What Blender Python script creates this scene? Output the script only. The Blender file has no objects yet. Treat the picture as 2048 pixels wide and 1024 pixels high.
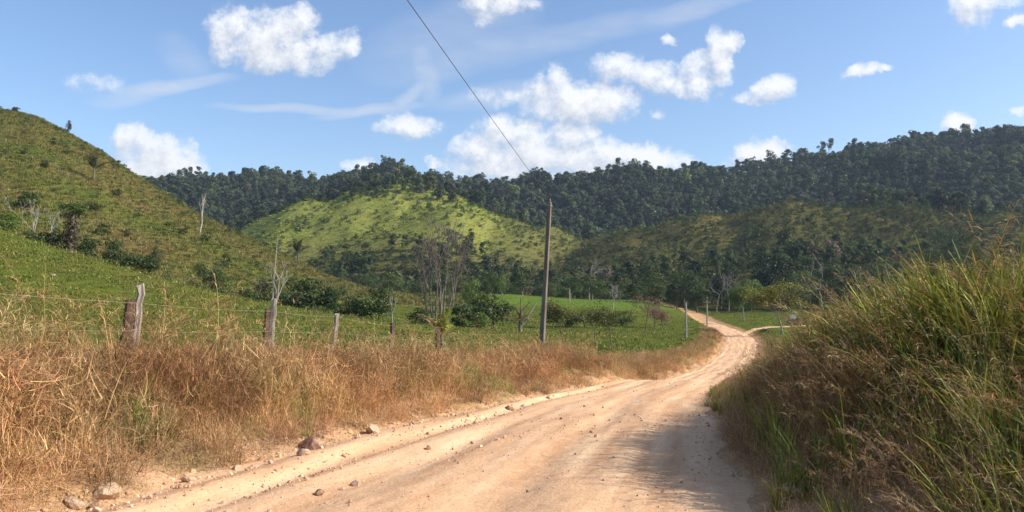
import bpy, math
import numpy as np

# ------------------------------------------------------------------ camera, sky, sun, exposure
SC = bpy.context.scene
COL = SC.collection
F = 1550.0                      # focal length in pixels of the 2048 px wide photograph
HORY = 590.0                    # row of the horizon (eye level)
PITCH = math.atan((HORY - 512.0) / F)
cam_d = bpy.data.cameras.new('camera')
cam_d.sensor_width = 36.0
cam_d.lens = 36.0 * F / 2048.0
cam_d.clip_start = 0.1
cam_d.clip_end = 12000.0
cam = bpy.data.objects.new('camera', cam_d)
COL.objects.link(cam)
cam.location = (0, 0, 0)        # the eye; the road lies 1.6 m below it
cam.rotation_euler = (math.pi / 2 + PITCH, 0, 0)
SC.camera = cam

SUN_AZ, SUN_EL = math.radians(97.0), math.radians(34.5)
sun_d = bpy.data.lights.new('sun', 'SUN')
sun_d.energy = 5.0
sun_d.angle = math.radians(0.55)
sun_d.color = (1.0, 0.93, 0.82)
sun = bpy.data.objects.new('sun', sun_d)
COL.objects.link(sun)
sun.rotation_euler = (math.pi / 2 - SUN_EL, 0, math.pi - SUN_AZ)
sun.location = (60, -8, 50)

SC.view_settings.view_transform = 'Standard'
SC.view_settings.look = 'None'
SC.view_settings.gamma = 1.0
SC.view_settings.exposure = 0.40
SC.view_settings.use_curve_mapping = False
SC.cycles.max_bounces = 6
SC.cycles.diffuse_bounces = 3
SC.cycles.transmission_bounces = 4
SC.cycles.volume_bounces = 0
SC.cycles.use_denoising = True


def px_dir(x, y):
    """direction (depth 1 along +Y) seen at photograph pixel x, y"""
    cx, cz = (x - 1024.0) / F, (512.0 - y) / F
    c, s = math.cos(PITCH), math.sin(PITCH)
    dy, dz = c - s * cz, s + c * cz
    return cx / dy, dz / dy


SKY_STRENGTH, SKY_HUE, SKY_SAT, SKY_VAL = 0.125, .503, 1.08, 1.22
CLOUD_DARK, CLOUD_LIT = (3.1, 3.4, 4.1), (6.2, 6.3, 6.45)
WORLD = bpy.data.worlds.new('World')
SC.world = WORLD
WORLD.use_nodes = True


def build_world():
    nt = WORLD.node_tree
    nt.nodes.clear()
    N, L = nt.nodes.new, nt.links.new
    out = N('ShaderNodeOutputWorld')
    sky = N('ShaderNodeTexSky')
    sky.sky_type = 'NISHITA'
    sky.sun_disc = False
    sky.sun_elevation = SUN_EL
    sky.sun_rotation = SUN_AZ
    sky.altitude = 300
    sky.air_density = 1.0
    sky.dust_density = 1.3
    sky.ozone_density = 2.2
    tc = N('ShaderNodeTexCoord')
    sep = N('ShaderNodeSeparateXYZ')
    L(tc.outputs['Generated'], sep.inputs[0])

    def M(op, a, b=None, c=None, clamp=False):
        n = N('ShaderNodeMath')
        n.operation = op
        n.use_clamp = clamp
        for i, v in enumerate((a, b, c)):
            if v is None:
                continue
            if isinstance(v, (int, float)):
                n.inputs[i].default_value = v
            else:
                L(v, n.inputs[i])
        return n.outputs[0]
    ysafe = M('MAXIMUM', sep.outputs['Y'], 0.02)
    u = M('DIVIDE', sep.outputs['X'], ysafe)
    v = M('DIVIDE', sep.outputs['Z'], ysafe)
    front = M('GREATER_THAN', sep.outputs['Y'], 0.05)
    # clouds: x, y, half width, half height (photo pixels), turn (deg), weight
    clouds = [
        (465, 55, 55, 44, 0, 1), (530, 75, 95, 55, 0, 1.1), (592, 38, 42, 36, 0, 1), (560, 108, 115, 38, 0, 1.1),
        (655, 105, 58, 36, 20, 1), (695, 88, 34, 30, 30, 0.9), (625, 135, 42, 22, 0, .8), (450, 95, 36, 40, 0, .8),
        (195, 168, 58, 26, 0, .62),
        (268, 288, 44, 40, 0, 1.1), (312, 310, 62, 42, 0, 1.2), (345, 332, 66, 32, 0, 1.2), (378, 310, 22, 32, 0, .9),
        (300, 340, 90, 26, 0, 1.2),
        (820, 252, 64, 25, 0, 1.0), (800, 250, 30, 22, 0, .6), (845, 246, 30, 22, 0, .6),
        (995, 2, 76, 30, 0, 1.1), (975, 25, 34, 24, 0, .8),
        (1112, 165, 26, 36, 0, .9), (1150, 208, 100, 44, 0, 1.2), (1105, 195, 56, 46, 0, 1), (1215, 205, 66, 44, 0, 1),
        (1000, 195, 70, 24, 0, .6),
        (1240, 138, 60, 34, 0, 1), (1310, 152, 66, 32, -10, 1), (1352, 168, 44, 26, 0, .9),
        (1457, 82, 27, 22, 0, 1.1), (1440, 112, 26, 56, 5, 1.2), (1395, 155, 34, 46, 0, 1.1), (1415, 125, 26, 30, 0, .8),
        (1545, 177, 46, 27, 15, 1.1), (1500, 190, 36, 14, 15, .7),
        (1722, 142, 46, 16, 18, 1.0), (1772, 133, 18, 9, 0, .8),
        (1940, 15, 46, 46, 0, .95), (1990, 2, 70, 20, 0, .8), (2032, 40, 30, 16, 20, .9), (1935, 50, 16, 26, 0, .6),
        (1000, 268, 56, 40, 0, 1), (1062, 276, 76, 40, 0, 1.0), (1135, 272, 56, 36, 0, 1), (1178, 262, 30, 24, 0, .9),
        (960, 302, 60, 36, 0, 1), (1050, 315, 140, 46, 0, 1.1), (1180, 315, 90, 36, 0, 1.1), (1000, 340, 120, 30, 0, 1),
        (1290, 318, 100, 28, -6, 1.1), (1530, 308, 60, 30, 8, 1.1), (1490, 320, 40, 20, 0, .8),
        (1918, 246, 30, 20, 0, 1.1), (2040, 226, 20, 11, 0, .9), (1338, 80, 20, 11, 0, .9), (718, 332, 34, 18, 0, 1.0),
        (866, 328, 18, 13, 0, .9), (1315, 232, 22, 14, 0, .5), (1440, 190, 14, 8, 0, .5),
        # just outside the frame the same kind of sky goes on
        (-260, 90, 130, 60, 0, 1.1), (-420, 240, 120, 45, 0, 1.1), (2280, 120, 120, 60, 0, 1.1), (2460, 240, 140, 40, 0, 1.1),
        (620, -230, 160, 70, 0, 1.1), (1500, -260, 150, 60, 0, 1.1),
    ]
    wisps = [(345, 168, 115, 14, 8, .36), (250, 190, 70, 16, 10, .22), (600, 222, 140, 9, -2, .30), (745, 222, 90, 10, 9, .30),
             (815, 192, 60, 13, 38, .30), (848, 140, 22, 60, 12, .25), (950, 110, 170, 34, 14, .17), (1170, 62, 230, 24, 12, .17),
             (1380, 15, 120, 18, 14, .22), (900, 70, 160, 60, 20, .14), (370, 110, 60, 30, -40, .12), (1000, 190, 120, 20, 8, .2)]
    comb = N('ShaderNodeCombineXYZ')
    L(u, comb.inputs[0])
    L(v, comb.inputs[1])

    def mixrgb(fac, a, b, tree=None):
        t = tree or nt
        n = t.nodes.new('ShaderNodeMix')
        n.data_type = 'RGBA'
        for k, q in (('Factor', fac), ('A', a), ('B', b)):
            if isinstance(q, tuple):
                n.inputs[k].default_value = (*q, 1)
            else:
                t.links.new(q, n.inputs[k])
        return n.outputs['Result']

    def tex(vec, scale, detail, rough, tree=None):
        t = tree or nt
        n = t.nodes.new('ShaderNodeTexNoise')
        n.inputs['Scale'].default_value = scale
        n.inputs['Detail'].default_value = detail
        n.inputs['Roughness'].default_value = rough
        t.links.new(vec, n.inputs['Vector'])
        return n

    def background(color):
        b = N('ShaderNodeBackground')
        b.inputs['Strength'].default_value = SKY_STRENGTH
        L(color, b.inputs['Color'])
        return b.outputs[0]

    def cloud_group(cl, wl):
        """node group: clear-sky colour and view direction in, sky colour with clouds out"""
        g = bpy.data.node_groups.new('cloud_column', 'ShaderNodeTree')
        g.interface.new_socket('P', in_out='INPUT', socket_type='NodeSocketVector')
        g.interface.new_socket('Clear', in_out='INPUT', socket_type='NodeSocketColor')
        g.interface.new_socket('Color', in_out='OUTPUT', socket_type='NodeSocketColor')
        gi, go = g.nodes.new('NodeGroupInput'), g.nodes.new('NodeGroupOutput')
        P, clear_ = gi.outputs[0], gi.outputs[1]

        def node(typ, op, args, clamp=False):
            n = g.nodes.new(typ)
            n.operation = op
            if clamp:
                n.use_clamp = True
            for i, q in enumerate(args):
                if isinstance(q, (int, float, tuple)):
                    n.inputs[i].default_value = q
                else:
                    g.links.new(q, n.inputs[i])
            return n.outputs

        def GM(op, *a, clamp=False):
            return node('ShaderNodeMath', op, a, clamp)[0]

        def VM(op, *a):
            return node('ShaderNodeVectorMath', op, a)

        def blobs(lst, src):
            acc = None
            for (x, y, rx, ry, tu, w) in lst:
                cu, cv = px_dir(x, y)
                mp = g.nodes.new('ShaderNodeMapping')
                mp.vector_type = 'TEXTURE'
                mp.inputs['Location'].default_value = (cu, cv, 0)
                mp.inputs['Rotation'].default_value = (0, 0, math.radians(tu))
                mp.inputs['Scale'].default_value = (rx / F, ry / F, 1)
                if acc is not None:      # evaluate the puffs one after another (keeps the shader's stack small)
                    src = VM('MULTIPLY_ADD', acc, (1e-7, 1e-7, 0), src)[0]
                g.links.new(src, mp.inputs['Vector'])
                d = VM('DOT_PRODUCT', mp.outputs[0], mp.outputs[0])['Value']
                f = GM('MAXIMUM', GM('MULTIPLY_ADD', d, -0.5 * w, w), 0.0)
                acc = f if acc is None else GM('MAXIMUM', acc, f)
            return acc

        def density(P, detail):
            wn = tex(P, 34, 5, .62, g)
            vs = VM('MULTIPLY_ADD', wn.outputs['Color'], (.036, .030, 0), VM('ADD', P, (-.018, -.015, 0))[0])[0]
            b = blobs(cl, vs)
            n1 = tex(P, 30, detail, .69, g)
            dens = GM('ADD', GM('MULTIPLY_ADD', n1.outputs['Fac'], 2.0, -1.12), b)
            return GM('MULTIPLY', dens, GM('MINIMUM', GM('MULTIPLY', b, 2.2), 1.0))
        col = clear_
        if wl:
            wn = tex(P, 7, 3, .5, g)
            vs = VM('MULTIPLY_ADD', wn.outputs['Color'], (.06, .035, 0), VM('ADD', P, (-.03, -.0175, 0))[0])[0]
            fib = tex(VM('MULTIPLY', P, (1.0, 3.0, 0))[0], 16, 5, .6, g)
            wv = GM('MULTIPLY', blobs(wl, vs), GM('MULTIPLY_ADD', fib.outputs['Fac'], 2.6, .1))
            col = mixrgb(wv, col, (4.9, 5.1, 5.5), g)
        if cl:
            d1 = density(P, 9)
            d2 = density(VM('ADD', P, (0.009, 0.016, 0))[0], 7)
            mr = g.nodes.new('ShaderNodeMapRange')
            mr.interpolation_type = 'SMOOTHSTEP'
            mr.inputs['From Min'].default_value = 0.04
            mr.inputs['From Max'].default_value = 1.02
            g.links.new(d1, mr.inputs['Value'])
            shade = GM('MULTIPLY_ADD', GM('SUBTRACT', d1, d2), 0.85, 0.66, clamp=True)
            cc = mixrgb(shade, CLOUD_DARK, CLOUD_LIT, g)
            col = mixrgb(mr.outputs[0], col, cc, g)
        g.links.new(col, go.inputs[0])
        return g
    # the photograph's sky is a little more saturated than the model's
    hs = N('ShaderNodeHueSaturation')
    hs.inputs['Hue'].default_value = SKY_HUE
    hs.inputs['Saturation'].default_value = SKY_SAT
    hs.inputs['Value'].default_value = SKY_VAL
    L(sky.outputs[0], hs.inputs['Color'])
    clear = hs.outputs[0]
    # clouds all over the dome (a planar layer) outside the part worked out puff by puff
    zs = M('MAXIMUM', sep.outputs['Z'], 0.03)
    c2 = N('ShaderNodeCombineXYZ')
    L(M('DIVIDE', sep.outputs['X'], zs), c2.inputs[0])
    L(M('DIVIDE', sep.outputs['Y'], zs), c2.inputs[1])
    n5 = tex(c2.outputs[0], .8, 6, .55)
    mr5 = N('ShaderNodeMapRange')
    mr5.interpolation_type = 'SMOOTHSTEP'
    mr5.inputs['From Min'].default_value = .56
    mr5.inputs['From Max'].default_value = .72
    L(n5.outputs['Fac'], mr5.inputs['Value'])
    gen = M('MULTIPLY', mr5.outputs[0], M('GREATER_THAN', sep.outputs['Z'], 0.05))
    shader = background(mixrgb(gen, clear, (4.8, 5.0, 5.4)))
    # the part of the dome in view, in columns so that each ray weighs only the puffs near it
    edges = [-500, -60, 230, 440, 620, 780, 930, 1080, 1230, 1370, 1500, 1700, 1900, 2110, 2600]
    inner = None
    for e0, e1 in zip(edges[:-1], edges[1:]):
        cl = [c for c in clouds if c[0] + c[2] * 1.5 + 40 > e0 and c[0] - c[2] * 1.5 - 40 < e1]
        wl = [c for c in wisps if c[0] + c[2] * 1.5 + 60 > e0 and c[0] - c[2] * 1.5 - 60 < e1]
        gn = N('ShaderNodeGroup')
        gn.node_tree = cloud_group(cl, wl)
        L(comb.outputs[0], gn.inputs[0])
        L(clear, gn.inputs[1])
        s = background(gn.outputs[0])
        if inner is None:
            inner = s
        else:
            mx = N('ShaderNodeMixShader')
            L(M('GREATER_THAN', u, (e0 - 1024) / F), mx.inputs[0])
            L(inner, mx.inputs[1])
            L(s, mx.inputs[2])
            inner = mx.outputs[0]
    lo, hi = (edges[0] - 1024) / F, (edges[-1] - 1024) / F
    inview = M('MULTIPLY', M('MULTIPLY', front, M('LESS_THAN', v, 0.62)), M('MULTIPLY', M('GREATER_THAN', u, lo), M('LESS_THAN', u, hi)))
    inview = M('MULTIPLY', inview, M('GREATER_THAN', v, 0.02))
    mx = N('ShaderNodeMixShader')
    L(inview, mx.inputs[0])
    L(shader, mx.inputs[1])
    L(inner, mx.inputs[2])
    L(mx.outputs[0], out.inputs['Surface'])
    WORLD.cycles.sampling_method = 'MANUAL'
    WORLD.cycles.sample_map_resolution = 512


build_world()

# ------------------------------------------------------------------ helpers
RNG = np.random.default_rng(11)


def tag(o, label=None, cat=None, group=None, kind=None):
    if label:
        o['label'] = label
    if cat:
        o['category'] = cat
    if group:
        o['group'] = group
    if kind:
        o['kind'] = kind
    return o


def mesh_np(name, V, Q, attrs=None, smooth=False, mats=()):
    """mesh from vertex array and an (n,4) or (n,3) face array"""
    V = np.asarray(V, dtype=np.float32).reshape(-1, 3)
    Q = np.asarray(Q, dtype=np.int32)
    me = bpy.data.meshes.new(name)
    me.vertices.add(len(V))
    me.vertices.foreach_set('co', V.ravel())
    k = Q.shape[1]
    me.loops.add(Q.size)
    me.loops.foreach_set('vertex_index', Q.ravel())
    me.polygons.add(len(Q))
    me.polygons.foreach_set('loop_start', np.arange(len(Q), dtype=np.int32) * k)
    me.polygons.foreach_set('loop_total', np.full(len(Q), k, dtype=np.int32))
    if smooth:
        me.polygons.foreach_set('use_smooth', np.ones(len(Q), dtype=bool))
    me.update(calc_edges=True)
    for an, (typ, arr) in (attrs or {}).items():
        a = me.attributes.new(an, typ, 'POINT')
        arr = np.asarray(arr, dtype=np.float32)
        a.data.foreach_set('color' if 'COLOR' in typ else ('vector' if 'VECTOR' in typ else 'value'), arr.ravel())
    for m in mats:
        me.materials.append(m)
    return me


def add_obj(name, me, parent=None, loc=None, rz=0.0, sc=None, color=None):
    o = bpy.data.objects.new(name, me)
    COL.objects.link(o)
    if parent is not None:
        o.parent = parent
    if loc is not None:
        o.location = loc
    if rz:
        o.rotation_euler = (0, 0, rz)
    if sc is not None:
        o.scale = (sc, sc, sc) if isinstance(sc, (int, float)) else sc
    if color is not None:
        o.color = color
    return o


def smoothstep(a, b, x):
    t = np.clip((x - a) / (b - a), 0, 1)
    return t * t * (3 - 2 * t)


_P = np.random.default_rng(5).permutation(512)
_P = np.concatenate([_P, _P, _P])
_G = np.random.default_rng(6).uniform(0, 2 * np.pi, 512)
_GX, _GY = np.cos(_G), np.sin(_G)


def perlin(x, y):
    xi, yi = np.floor(x).astype(int), np.floor(y).astype(int)
    xf, yf = x - xi, y - yi
    xi &= 511
    yi &= 511
    u, v = xf ** 3 * (xf * (xf * 6 - 15) + 10), yf ** 3 * (yf * (yf * 6 - 15) + 10)

    def gr(a, b, dx, dy):
        h = _P[_P[a & 511] + (b & 511)] & 511
        return _GX[h] * dx + _GY[h] * dy
    n00, n10 = gr(xi, yi, xf, yf), gr(xi + 1, yi, xf - 1, yf)
    n01, n11 = gr(xi, yi + 1, xf, yf - 1), gr(xi + 1, yi + 1, xf - 1, yf - 1)
    return (n00 * (1 - u) + n10 * u) * (1 - v) + (n01 * (1 - u) + n11 * u) * v


def fbm(x, y, o=4, g=.5):
    s, a, f = 0, 1.0, 1.0
    for i in range(o):
        s = s + a * perlin(x * f + 17.3 * i, y * f - 9.1 * i)
        a *= g
        f *= 2.03
    return s


# ------------------------------------------------------------------ node material helpers
def new_mat(name):
    m = bpy.data.materials.new(name)
    m.use_nodes = True
    nt = m.node_tree
    nt.nodes.clear()
    return m, nt


def nd(nt, typ, **kw):
    n = nt.nodes.new(typ)
    for k, v in kw.items():
        if k in ('operation', 'blend_type', 'data_type', 'attribute_name', 'attribute_type', 'interpolation_type', 'vector_type', 'feature', 'noise_dimensions'):
            setattr(n, k, v)
        else:
            n.inputs[k.replace('_', ' ')].default_value = v
    return n


def mixc(nt, fac, a, b, bt='MIX'):
    n = nt.nodes.new('ShaderNodeMix')
    n.data_type = 'RGBA'
    n.blend_type = bt
    for k, v in (('Factor', fac), ('A', a), ('B', b)):
        if isinstance(v, (int, float)):
            n.inputs[k].default_value = v
        elif isinstance(v, (tuple, list)):
            n.inputs[k].default_value = (*v, 1) if len(v) == 3 else v
        else:
            nt.links.new(v, n.inputs[k])
    return n.outputs['Result']


def mathn(nt, op, a, b=None, clamp=False):
    n = nt.nodes.new('ShaderNodeMath')
    n.operation = op
    n.use_clamp = clamp
    for i, v in enumerate((a, b)):
        if v is None:
            continue
        if isinstance(v, (int, float)):
            n.inputs[i].default_value = v
        else:
            nt.links.new(v, n.inputs[i])
    return n.outputs[0]


def noise(nt, vec, scale, detail=4, rough=.55):
    n = nt.nodes.new('ShaderNodeTexNoise')
    n.inputs['Scale'].default_value = scale
    n.inputs['Detail'].default_value = detail
    n.inputs['Roughness'].default_value = rough
    nt.links.new(vec, n.inputs['Vector'])
    return n.outputs['Fac']


def mrange(nt, v, a, b, c=0.0, d=1.0):
    n = nt.nodes.new('ShaderNodeMapRange')
    nt.links.new(v, n.inputs['Value'])
    for k, q in zip(('From Min', 'From Max', 'To Min', 'To Max'), (a, b, c, d)):
        n.inputs[k].default_value = q
    return n.outputs[0]


def leaf_mat(name, source, trans=.26, gloss=.02, rough=.5, vary=.55):
    """foliage: colour from the instancer ('tint') or from the object's colour, varied per leaf"""
    m, nt = new_mat(name)
    if source == 'inst':
        a = nd(nt, 'ShaderNodeAttribute', attribute_name='tint', attribute_type='INSTANCER')
        col = a.outputs['Color']
    else:
        a = nt.nodes.new('ShaderNodeObjectInfo')
        col = a.outputs['Color']
    r = nd(nt, 'ShaderNodeAttribute', attribute_name='rnd', attribute_type='GEOMETRY')
    sep = nt.nodes.new('ShaderNodeSeparateColor')
    nt.links.new(r.outputs['Color'], sep.inputs[0])
    k = mrange(nt, sep.outputs[0], 0, 1, 1 - vary, 1 + vary)
    hs = nt.nodes.new('ShaderNodeHueSaturation')
    nt.links.new(col, hs.inputs['Color'])
    nt.links.new(mrange(nt, sep.outputs[1], 0, 1, .482, .518), hs.inputs['Hue'])
    nt.links.new(k, hs.inputs['Value'])
    # a share of blades and leaves is dry straw
    dry = mathn(nt, 'GREATER_THAN', sep.outputs[2], 0.985)
    c = mixc(nt, mathn(nt, 'MULTIPLY', dry, .7), hs.outputs[0], (.40, .31, .17))
    d = nt.nodes.new('ShaderNodeBsdfDiffuse')
    t = nt.nodes.new('ShaderNodeBsdfTranslucent')
    nt.links.new(c, d.inputs['Color'])
    nt.links.new(mixc(nt, 1.0, c, (1.15, 1.1, .7), 'MULTIPLY'), t.inputs['Color'])
    mx = nt.nodes.new('ShaderNodeMixShader')
    mx.inputs[0].default_value = trans
    nt.links.new(d.outputs[0], mx.inputs[1])
    nt.links.new(t.outputs[0], mx.inputs[2])
    gl = nt.nodes.new('ShaderNodeBsdfGlossy')
    gl.inputs['Roughness'].default_value = rough
    mx2 = nt.nodes.new('ShaderNodeMixShader')
    mx2.inputs[0].default_value = gloss
    nt.links.new(mx.outputs[0], mx2.inputs[1])
    nt.links.new(gl.outputs[0], mx2.inputs[2])
    o = nt.nodes.new('ShaderNodeOutputMaterial')
    nt.links.new(mx2.outputs[0], o.inputs['Surface'])
    return m


def bark_mat(name, c0, c1, scale=9.0, bump=.4):
    m, nt = new_mat(name)
    tc = nt.nodes.new('ShaderNodeTexCoord')
    mp = nt.nodes.new('ShaderNodeMapping')
    mp.inputs['Scale'].default_value = (1, 1, .22)
    nt.links.new(tc.outputs['Object'], mp.inputs[0])
    f = noise(nt, mp.outputs[0], scale, 6, .65)
    c = mixc(nt, mrange(nt, f, .35, .65), c0, c1)
    b = nt.nodes.new('ShaderNodeBsdfPrincipled')
    nt.links.new(c, b.inputs['Base Color'])
    b.inputs['Roughness'].default_value = .9
    b.inputs['Specular IOR Level'].default_value = .15
    bm = nt.nodes.new('ShaderNodeBump')
    bm.inputs['Strength'].default_value = bump
    bm.inputs['Distance'].default_value = .02
    nt.links.new(f, bm.inputs['Height'])
    nt.links.new(bm.outputs[0], b.inputs['Normal'])
    o = nt.nodes.new('ShaderNodeOutputMaterial')
    nt.links.new(b.outputs[0], o.inputs['Surface'])
    return m


M_VI = leaf_mat('foliage_scattered', 'inst')
M_GI = leaf_mat('grass_scattered', 'inst', trans=.16, gloss=.012, rough=.45, vary=.62)
M_VO = leaf_mat('foliage', 'obj')
M_BARK = bark_mat('bark_brown', (.10, .075, .055), (.22, .17, .13))
M_GREY = bark_mat('bark_grey', (.20, .17, .15), (.36, .32, .29))
M_GREYB = bark_mat('bark_greybrown', (.11, .085, .07), (.25, .21, .18))
M_PALE = bark_mat('bark_pale', (.27, .24, .21), (.46, .42, .37))
# ------------------------------------------------------------------ lie of the land
_gy = np.arange(-60, 420, .25)


def _table(ys, vs, win=25):
    a = np.interp(_gy, ys, vs)
    k = np.hanning(win)
    k /= k.sum()
    p = np.pad(a, win // 2, mode='edge')
    return np.convolve(p, k, 'valid')[:len(_gy)]


_ZR = _table([-60, 0, 6, 11, 18, 25, 40, 55, 70, 86, 110, 150, 190, 300, 420],
             [-1.35, -1.57, -1.68, -1.98, -2.5, -3.06, -4.22, -5.3, -6.0, -6.5, -6.4, -6.2, -6.0, -5.6, -5.2], 33)
_ZR += .20 * np.exp(-((_gy - 28.5) / 3.6) ** 2) - .20 * np.exp(-((_gy - 37.0) / 4.5) ** 2)
_XC = _table([-60, -15, 0, 6, 11.5, 21.5, 31, 52, 77, 105, 118, 130, 145, 160, 190, 215, 240, 265, 420],
             [-22, -6.2, -2.3, -.8, .50, 3.0, 6.7, 13.8, 22, 31, 34.3, 36.8, 39.2, 41.4, 46, 49, 50, 48, 30], 33)
_HW = _table([-60, 0, 10, 25, 35, 50, 80, 110, 160, 260, 420], [2.95, 2.95, 2.75, 2.25, 1.9, 2.0, 2.1, 2.2, 1.9, 1.8, 1.8])
_FA = _table([-60, 0, 13, 40, 60, 90, 140, 420], [.003, .003, .004, .0054, .0037, .0027, .002, .002])


def zr(y):
    return np.interp(y, _gy, _ZR)


def xc(y):
    return np.interp(y, _gy, _XC)


def hw(y):
    return np.interp(y, _gy, _HW)


def base_h(X, Y):
    z0, c, w = zr(Y), xc(Y), hw(Y)
    u = X - c
    en = .35 * perlin(X * .55 + 3, Y * .55) + .18 * perlin(X * 1.9, Y * 1.9)
    du = np.abs(u) - w + en                       # distance beyond the road's edge
    fade = 1 - smoothstep(260, 330, Y)
    left = u < 0
    vl = .62 * smoothstep(-.1, 1.7, du) + .10 * smoothstep(-.25, .15, du)
    vl = vl + .062 * np.maximum(0, du - 1.2) * smoothstep(32, 62, Y) * (1 - smoothstep(88, 110, Y) * .55) * (1 - smoothstep(150, 220, Y))
    bank = np.interp(Y, [-60, 0, 12, 24, 34, 50, 80, 120], [.55, .6, .85, .65, .4, .25, .25, .3])
    vr = bank * smoothstep(-.1, 2.4, du) + .08 * smoothstep(-.25, .15, du) + .012 * np.maximum(0, du - 2.4)
    rel = np.where(left, vl, np.minimum(vr, 3.5))
    inside = smoothstep(-.02, -.45, du)
    z = z0 + rel * fade - .10 * inside * fade
    z = z + np.interp(Y, _gy, _FA) * np.minimum(np.maximum(-X - 3.0, 0), 90) ** 2 * (1 - smoothstep(86, 108, Y) * .62)
    z = z + (.10 * fbm(X * .12, Y * .12, 3) + .05 * perlin(X * .9, Y * .9)) * smoothstep(0, 3, du)
    z = z + .5 * fbm(X * .03, Y * .03, 3) * smoothstep(30, 90, Y) * smoothstep(3, 14, du)
    return z


def layer(xp, Y, tab, R, B, zb, back, backz, pw=1.0):
    """a hill as a ridge seen along azimuth xp (pixel column): skyline rows, ridge depth, foot depth"""
    tx, ty = np.array(tab, float).T
    row = np.interp(xp, tx, ty)
    Rd = np.interp(xp, *np.array(R, float).T)
    Bd = np.interp(xp, *np.array(B, float).T)
    Hh = (HORY - row) / F * Rd
    t = (Y - Bd) / (Rd - Bd)
    tt = np.clip(t, 0, 1)
    prof = tt ** pw
    prof = .55 * prof + .45 * tt * tt * (3 - 2 * tt)
    z = zb + (Hh - zb) * prof
    z = np.where(t > 1, Hh + (backz - Hh) * smoothstep(0, back, Y - Rd), z)
    return np.where(t <= 0, zb + 45 * np.maximum(t, -3.0), z), t


def layers(X, Y):
    Ys = np.maximum(Y, 1.0)
    xp = np.clip(1024 + F * X / Ys, -1600, 3800)
    wob = 30 * fbm(X * .006, Y * .006, 3)
    n1 = fbm(X * .012 + 5, Y * .012, 4)
    n2 = fbm(X * .007 + 9, Y * .007 + 4, 4)
    LH, t1 = layer(xp, Ys, [(-1600, -250), (-600, 60), (-200, 168), (0, 218), (60, 230), (130, 266), (200, 305), (260, 348), (330, 390), (400, 432),
                            (480, 468), (560, 506), (640, 546), (720, 574), (800, 590), (880, 594), (960, 590), (1020, 590), (1100, 597), (1200, 606), (1290, 614), (1350, 630), (1440, 668), (3800, 700)],
                   [(-1600, 300), (0, 262), (400, 232), (800, 200), (3800, 200)],
                   [(-1600, 100), (0, 104), (400, 112), (640, 128), (800, 146), (1000, 150), (3800, 160)],
                   np.interp(xp, [0, 300, 500, 800, 1290, 1420], [4.0, .4, -2.6, -6.8, -8.0, -16.0]), 200, -6.0)
    CH, t2 = layer(xp, Ys + wob * .6, [(-1600, 560), (380, 520), (440, 480), (480, 458), (560, 424), (640, 400), (700, 380), (760, 376), (840, 374), (900, 382),
                            (960, 408), (1020, 432), (1080, 458), (1140, 478), (1200, 500), (1300, 530), (3800, 570)],
                   [(-1600, 520), (3800, 520)], [(-1600, 330), (3800, 330)], -3.0, 160, 20.0, .9)
    wx, wy = 18 * fbm(X * .012 + 40, Y * .012, 3), 18 * fbm(X * .012, Y * .012 + 60, 3)
    gul = np.clip(1 - np.abs(fbm((X + wx) * .013 + 2, (Y + wy) * .006, 3)) * 2.2, 0, 1)
    gul2 = np.clip(1 - np.abs(fbm((X + wx) * .012 + 7, (Y + wy) * .006 + 3, 3)) * 2.2, 0, 1)
    CH = CH + (n1 * 11 - 5 * gul ** 2) * np.clip(t2 * 2, 0, 1) * (t2 < 1.2)
    RH, t3 = layer(xp, Ys + wob * .7, [(-1600, 575), (1000, 555), (1100, 510), (1200, 472), (1340, 438), (1420, 430), (1500, 412), (1580, 390), (1650, 402), (1700, 412),
                            (1850, 408), (2048, 415), (2600, 380), (3800, 360)],
                   [(-1600, 470), (1200, 470), (2048, 440), (3800, 380)], [(-1600, 275), (1200, 265), (2048, 215), (3800, 180)], -5.0, 120, 25.0, .95)
    RH = RH + (n1 * 8 - 5 * gul2 ** 2) * np.clip(t3 * 2, 0, 1) * (t3 < 1.2)
    FH, t4 = layer(xp, Ys + wob, [(-1600, 340), (150, 372), (270, 368), (400, 352), (500, 356), (600, 362), (700, 358), (735, 345), (785, 343), (830, 362), (900, 366), (1000, 372), (1100, 370),
                            (1200, 363), (1400, 352), (1500, 338), (1600, 312), (1700, 292), (1900, 281), (2048, 276), (2600, 240), (3800, 220)],
                   [(-1600, 900), (1200, 880), (2048, 800), (3800, 780)], [(-1600, 540), (1200, 540), (2048, 460), (3800, 430)],
                   np.interp(xp, [0, 2048], [10, 25]), 500, 40.0, .8)
    FH = FH + (n2 * 20 - 10 * gul2 ** 2) * np.clip(t4, 0, 1) * (t4 < 1.05)
    GH, t5 = layer(xp, Ys, [(-1600, 320), (200, 342), (290, 350), (350, 357), (420, 380), (600, 420), (3800, 560)],
                   [(-1600, 1400), (3800, 1400)], [(-1600, 950), (3800, 950)], 10, 700, 10.0)
    return (LH, CH, RH, FH, GH), (t1, t2, t3, t4, t5), xp


def ground(X, Y, full=False):
    X = np.asarray(X, float)
    Y = np.asarray(Y, float)
    b = base_h(X, Y)
    Ls, ts, xp = layers(X, Y)
    k = 2.2
    st = np.stack([b] + [np.where(Y > 60, l, -200.0) for l in Ls])
    mx = st.max(0)
    z = mx + k * np.log(np.exp(np.clip((st - mx) / k, -40, 0)).sum(0)) - k * np.log(1 + np.exp(-np.abs(40.0)))
    if full:
        return z, st.argmax(0), ts, xp
    return z


def gz(x, y):
    return float(ground(np.array([x]), np.array([y]))[0])


def at(xpx, D):
    """ground point seen in pixel column xpx at depth D"""
    X = (xpx - 1024.0) / F * D
    return (X, D, gz(X, D))


def row_of(p):
    d = p[2] / p[1]
    return HORY - F * d


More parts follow.
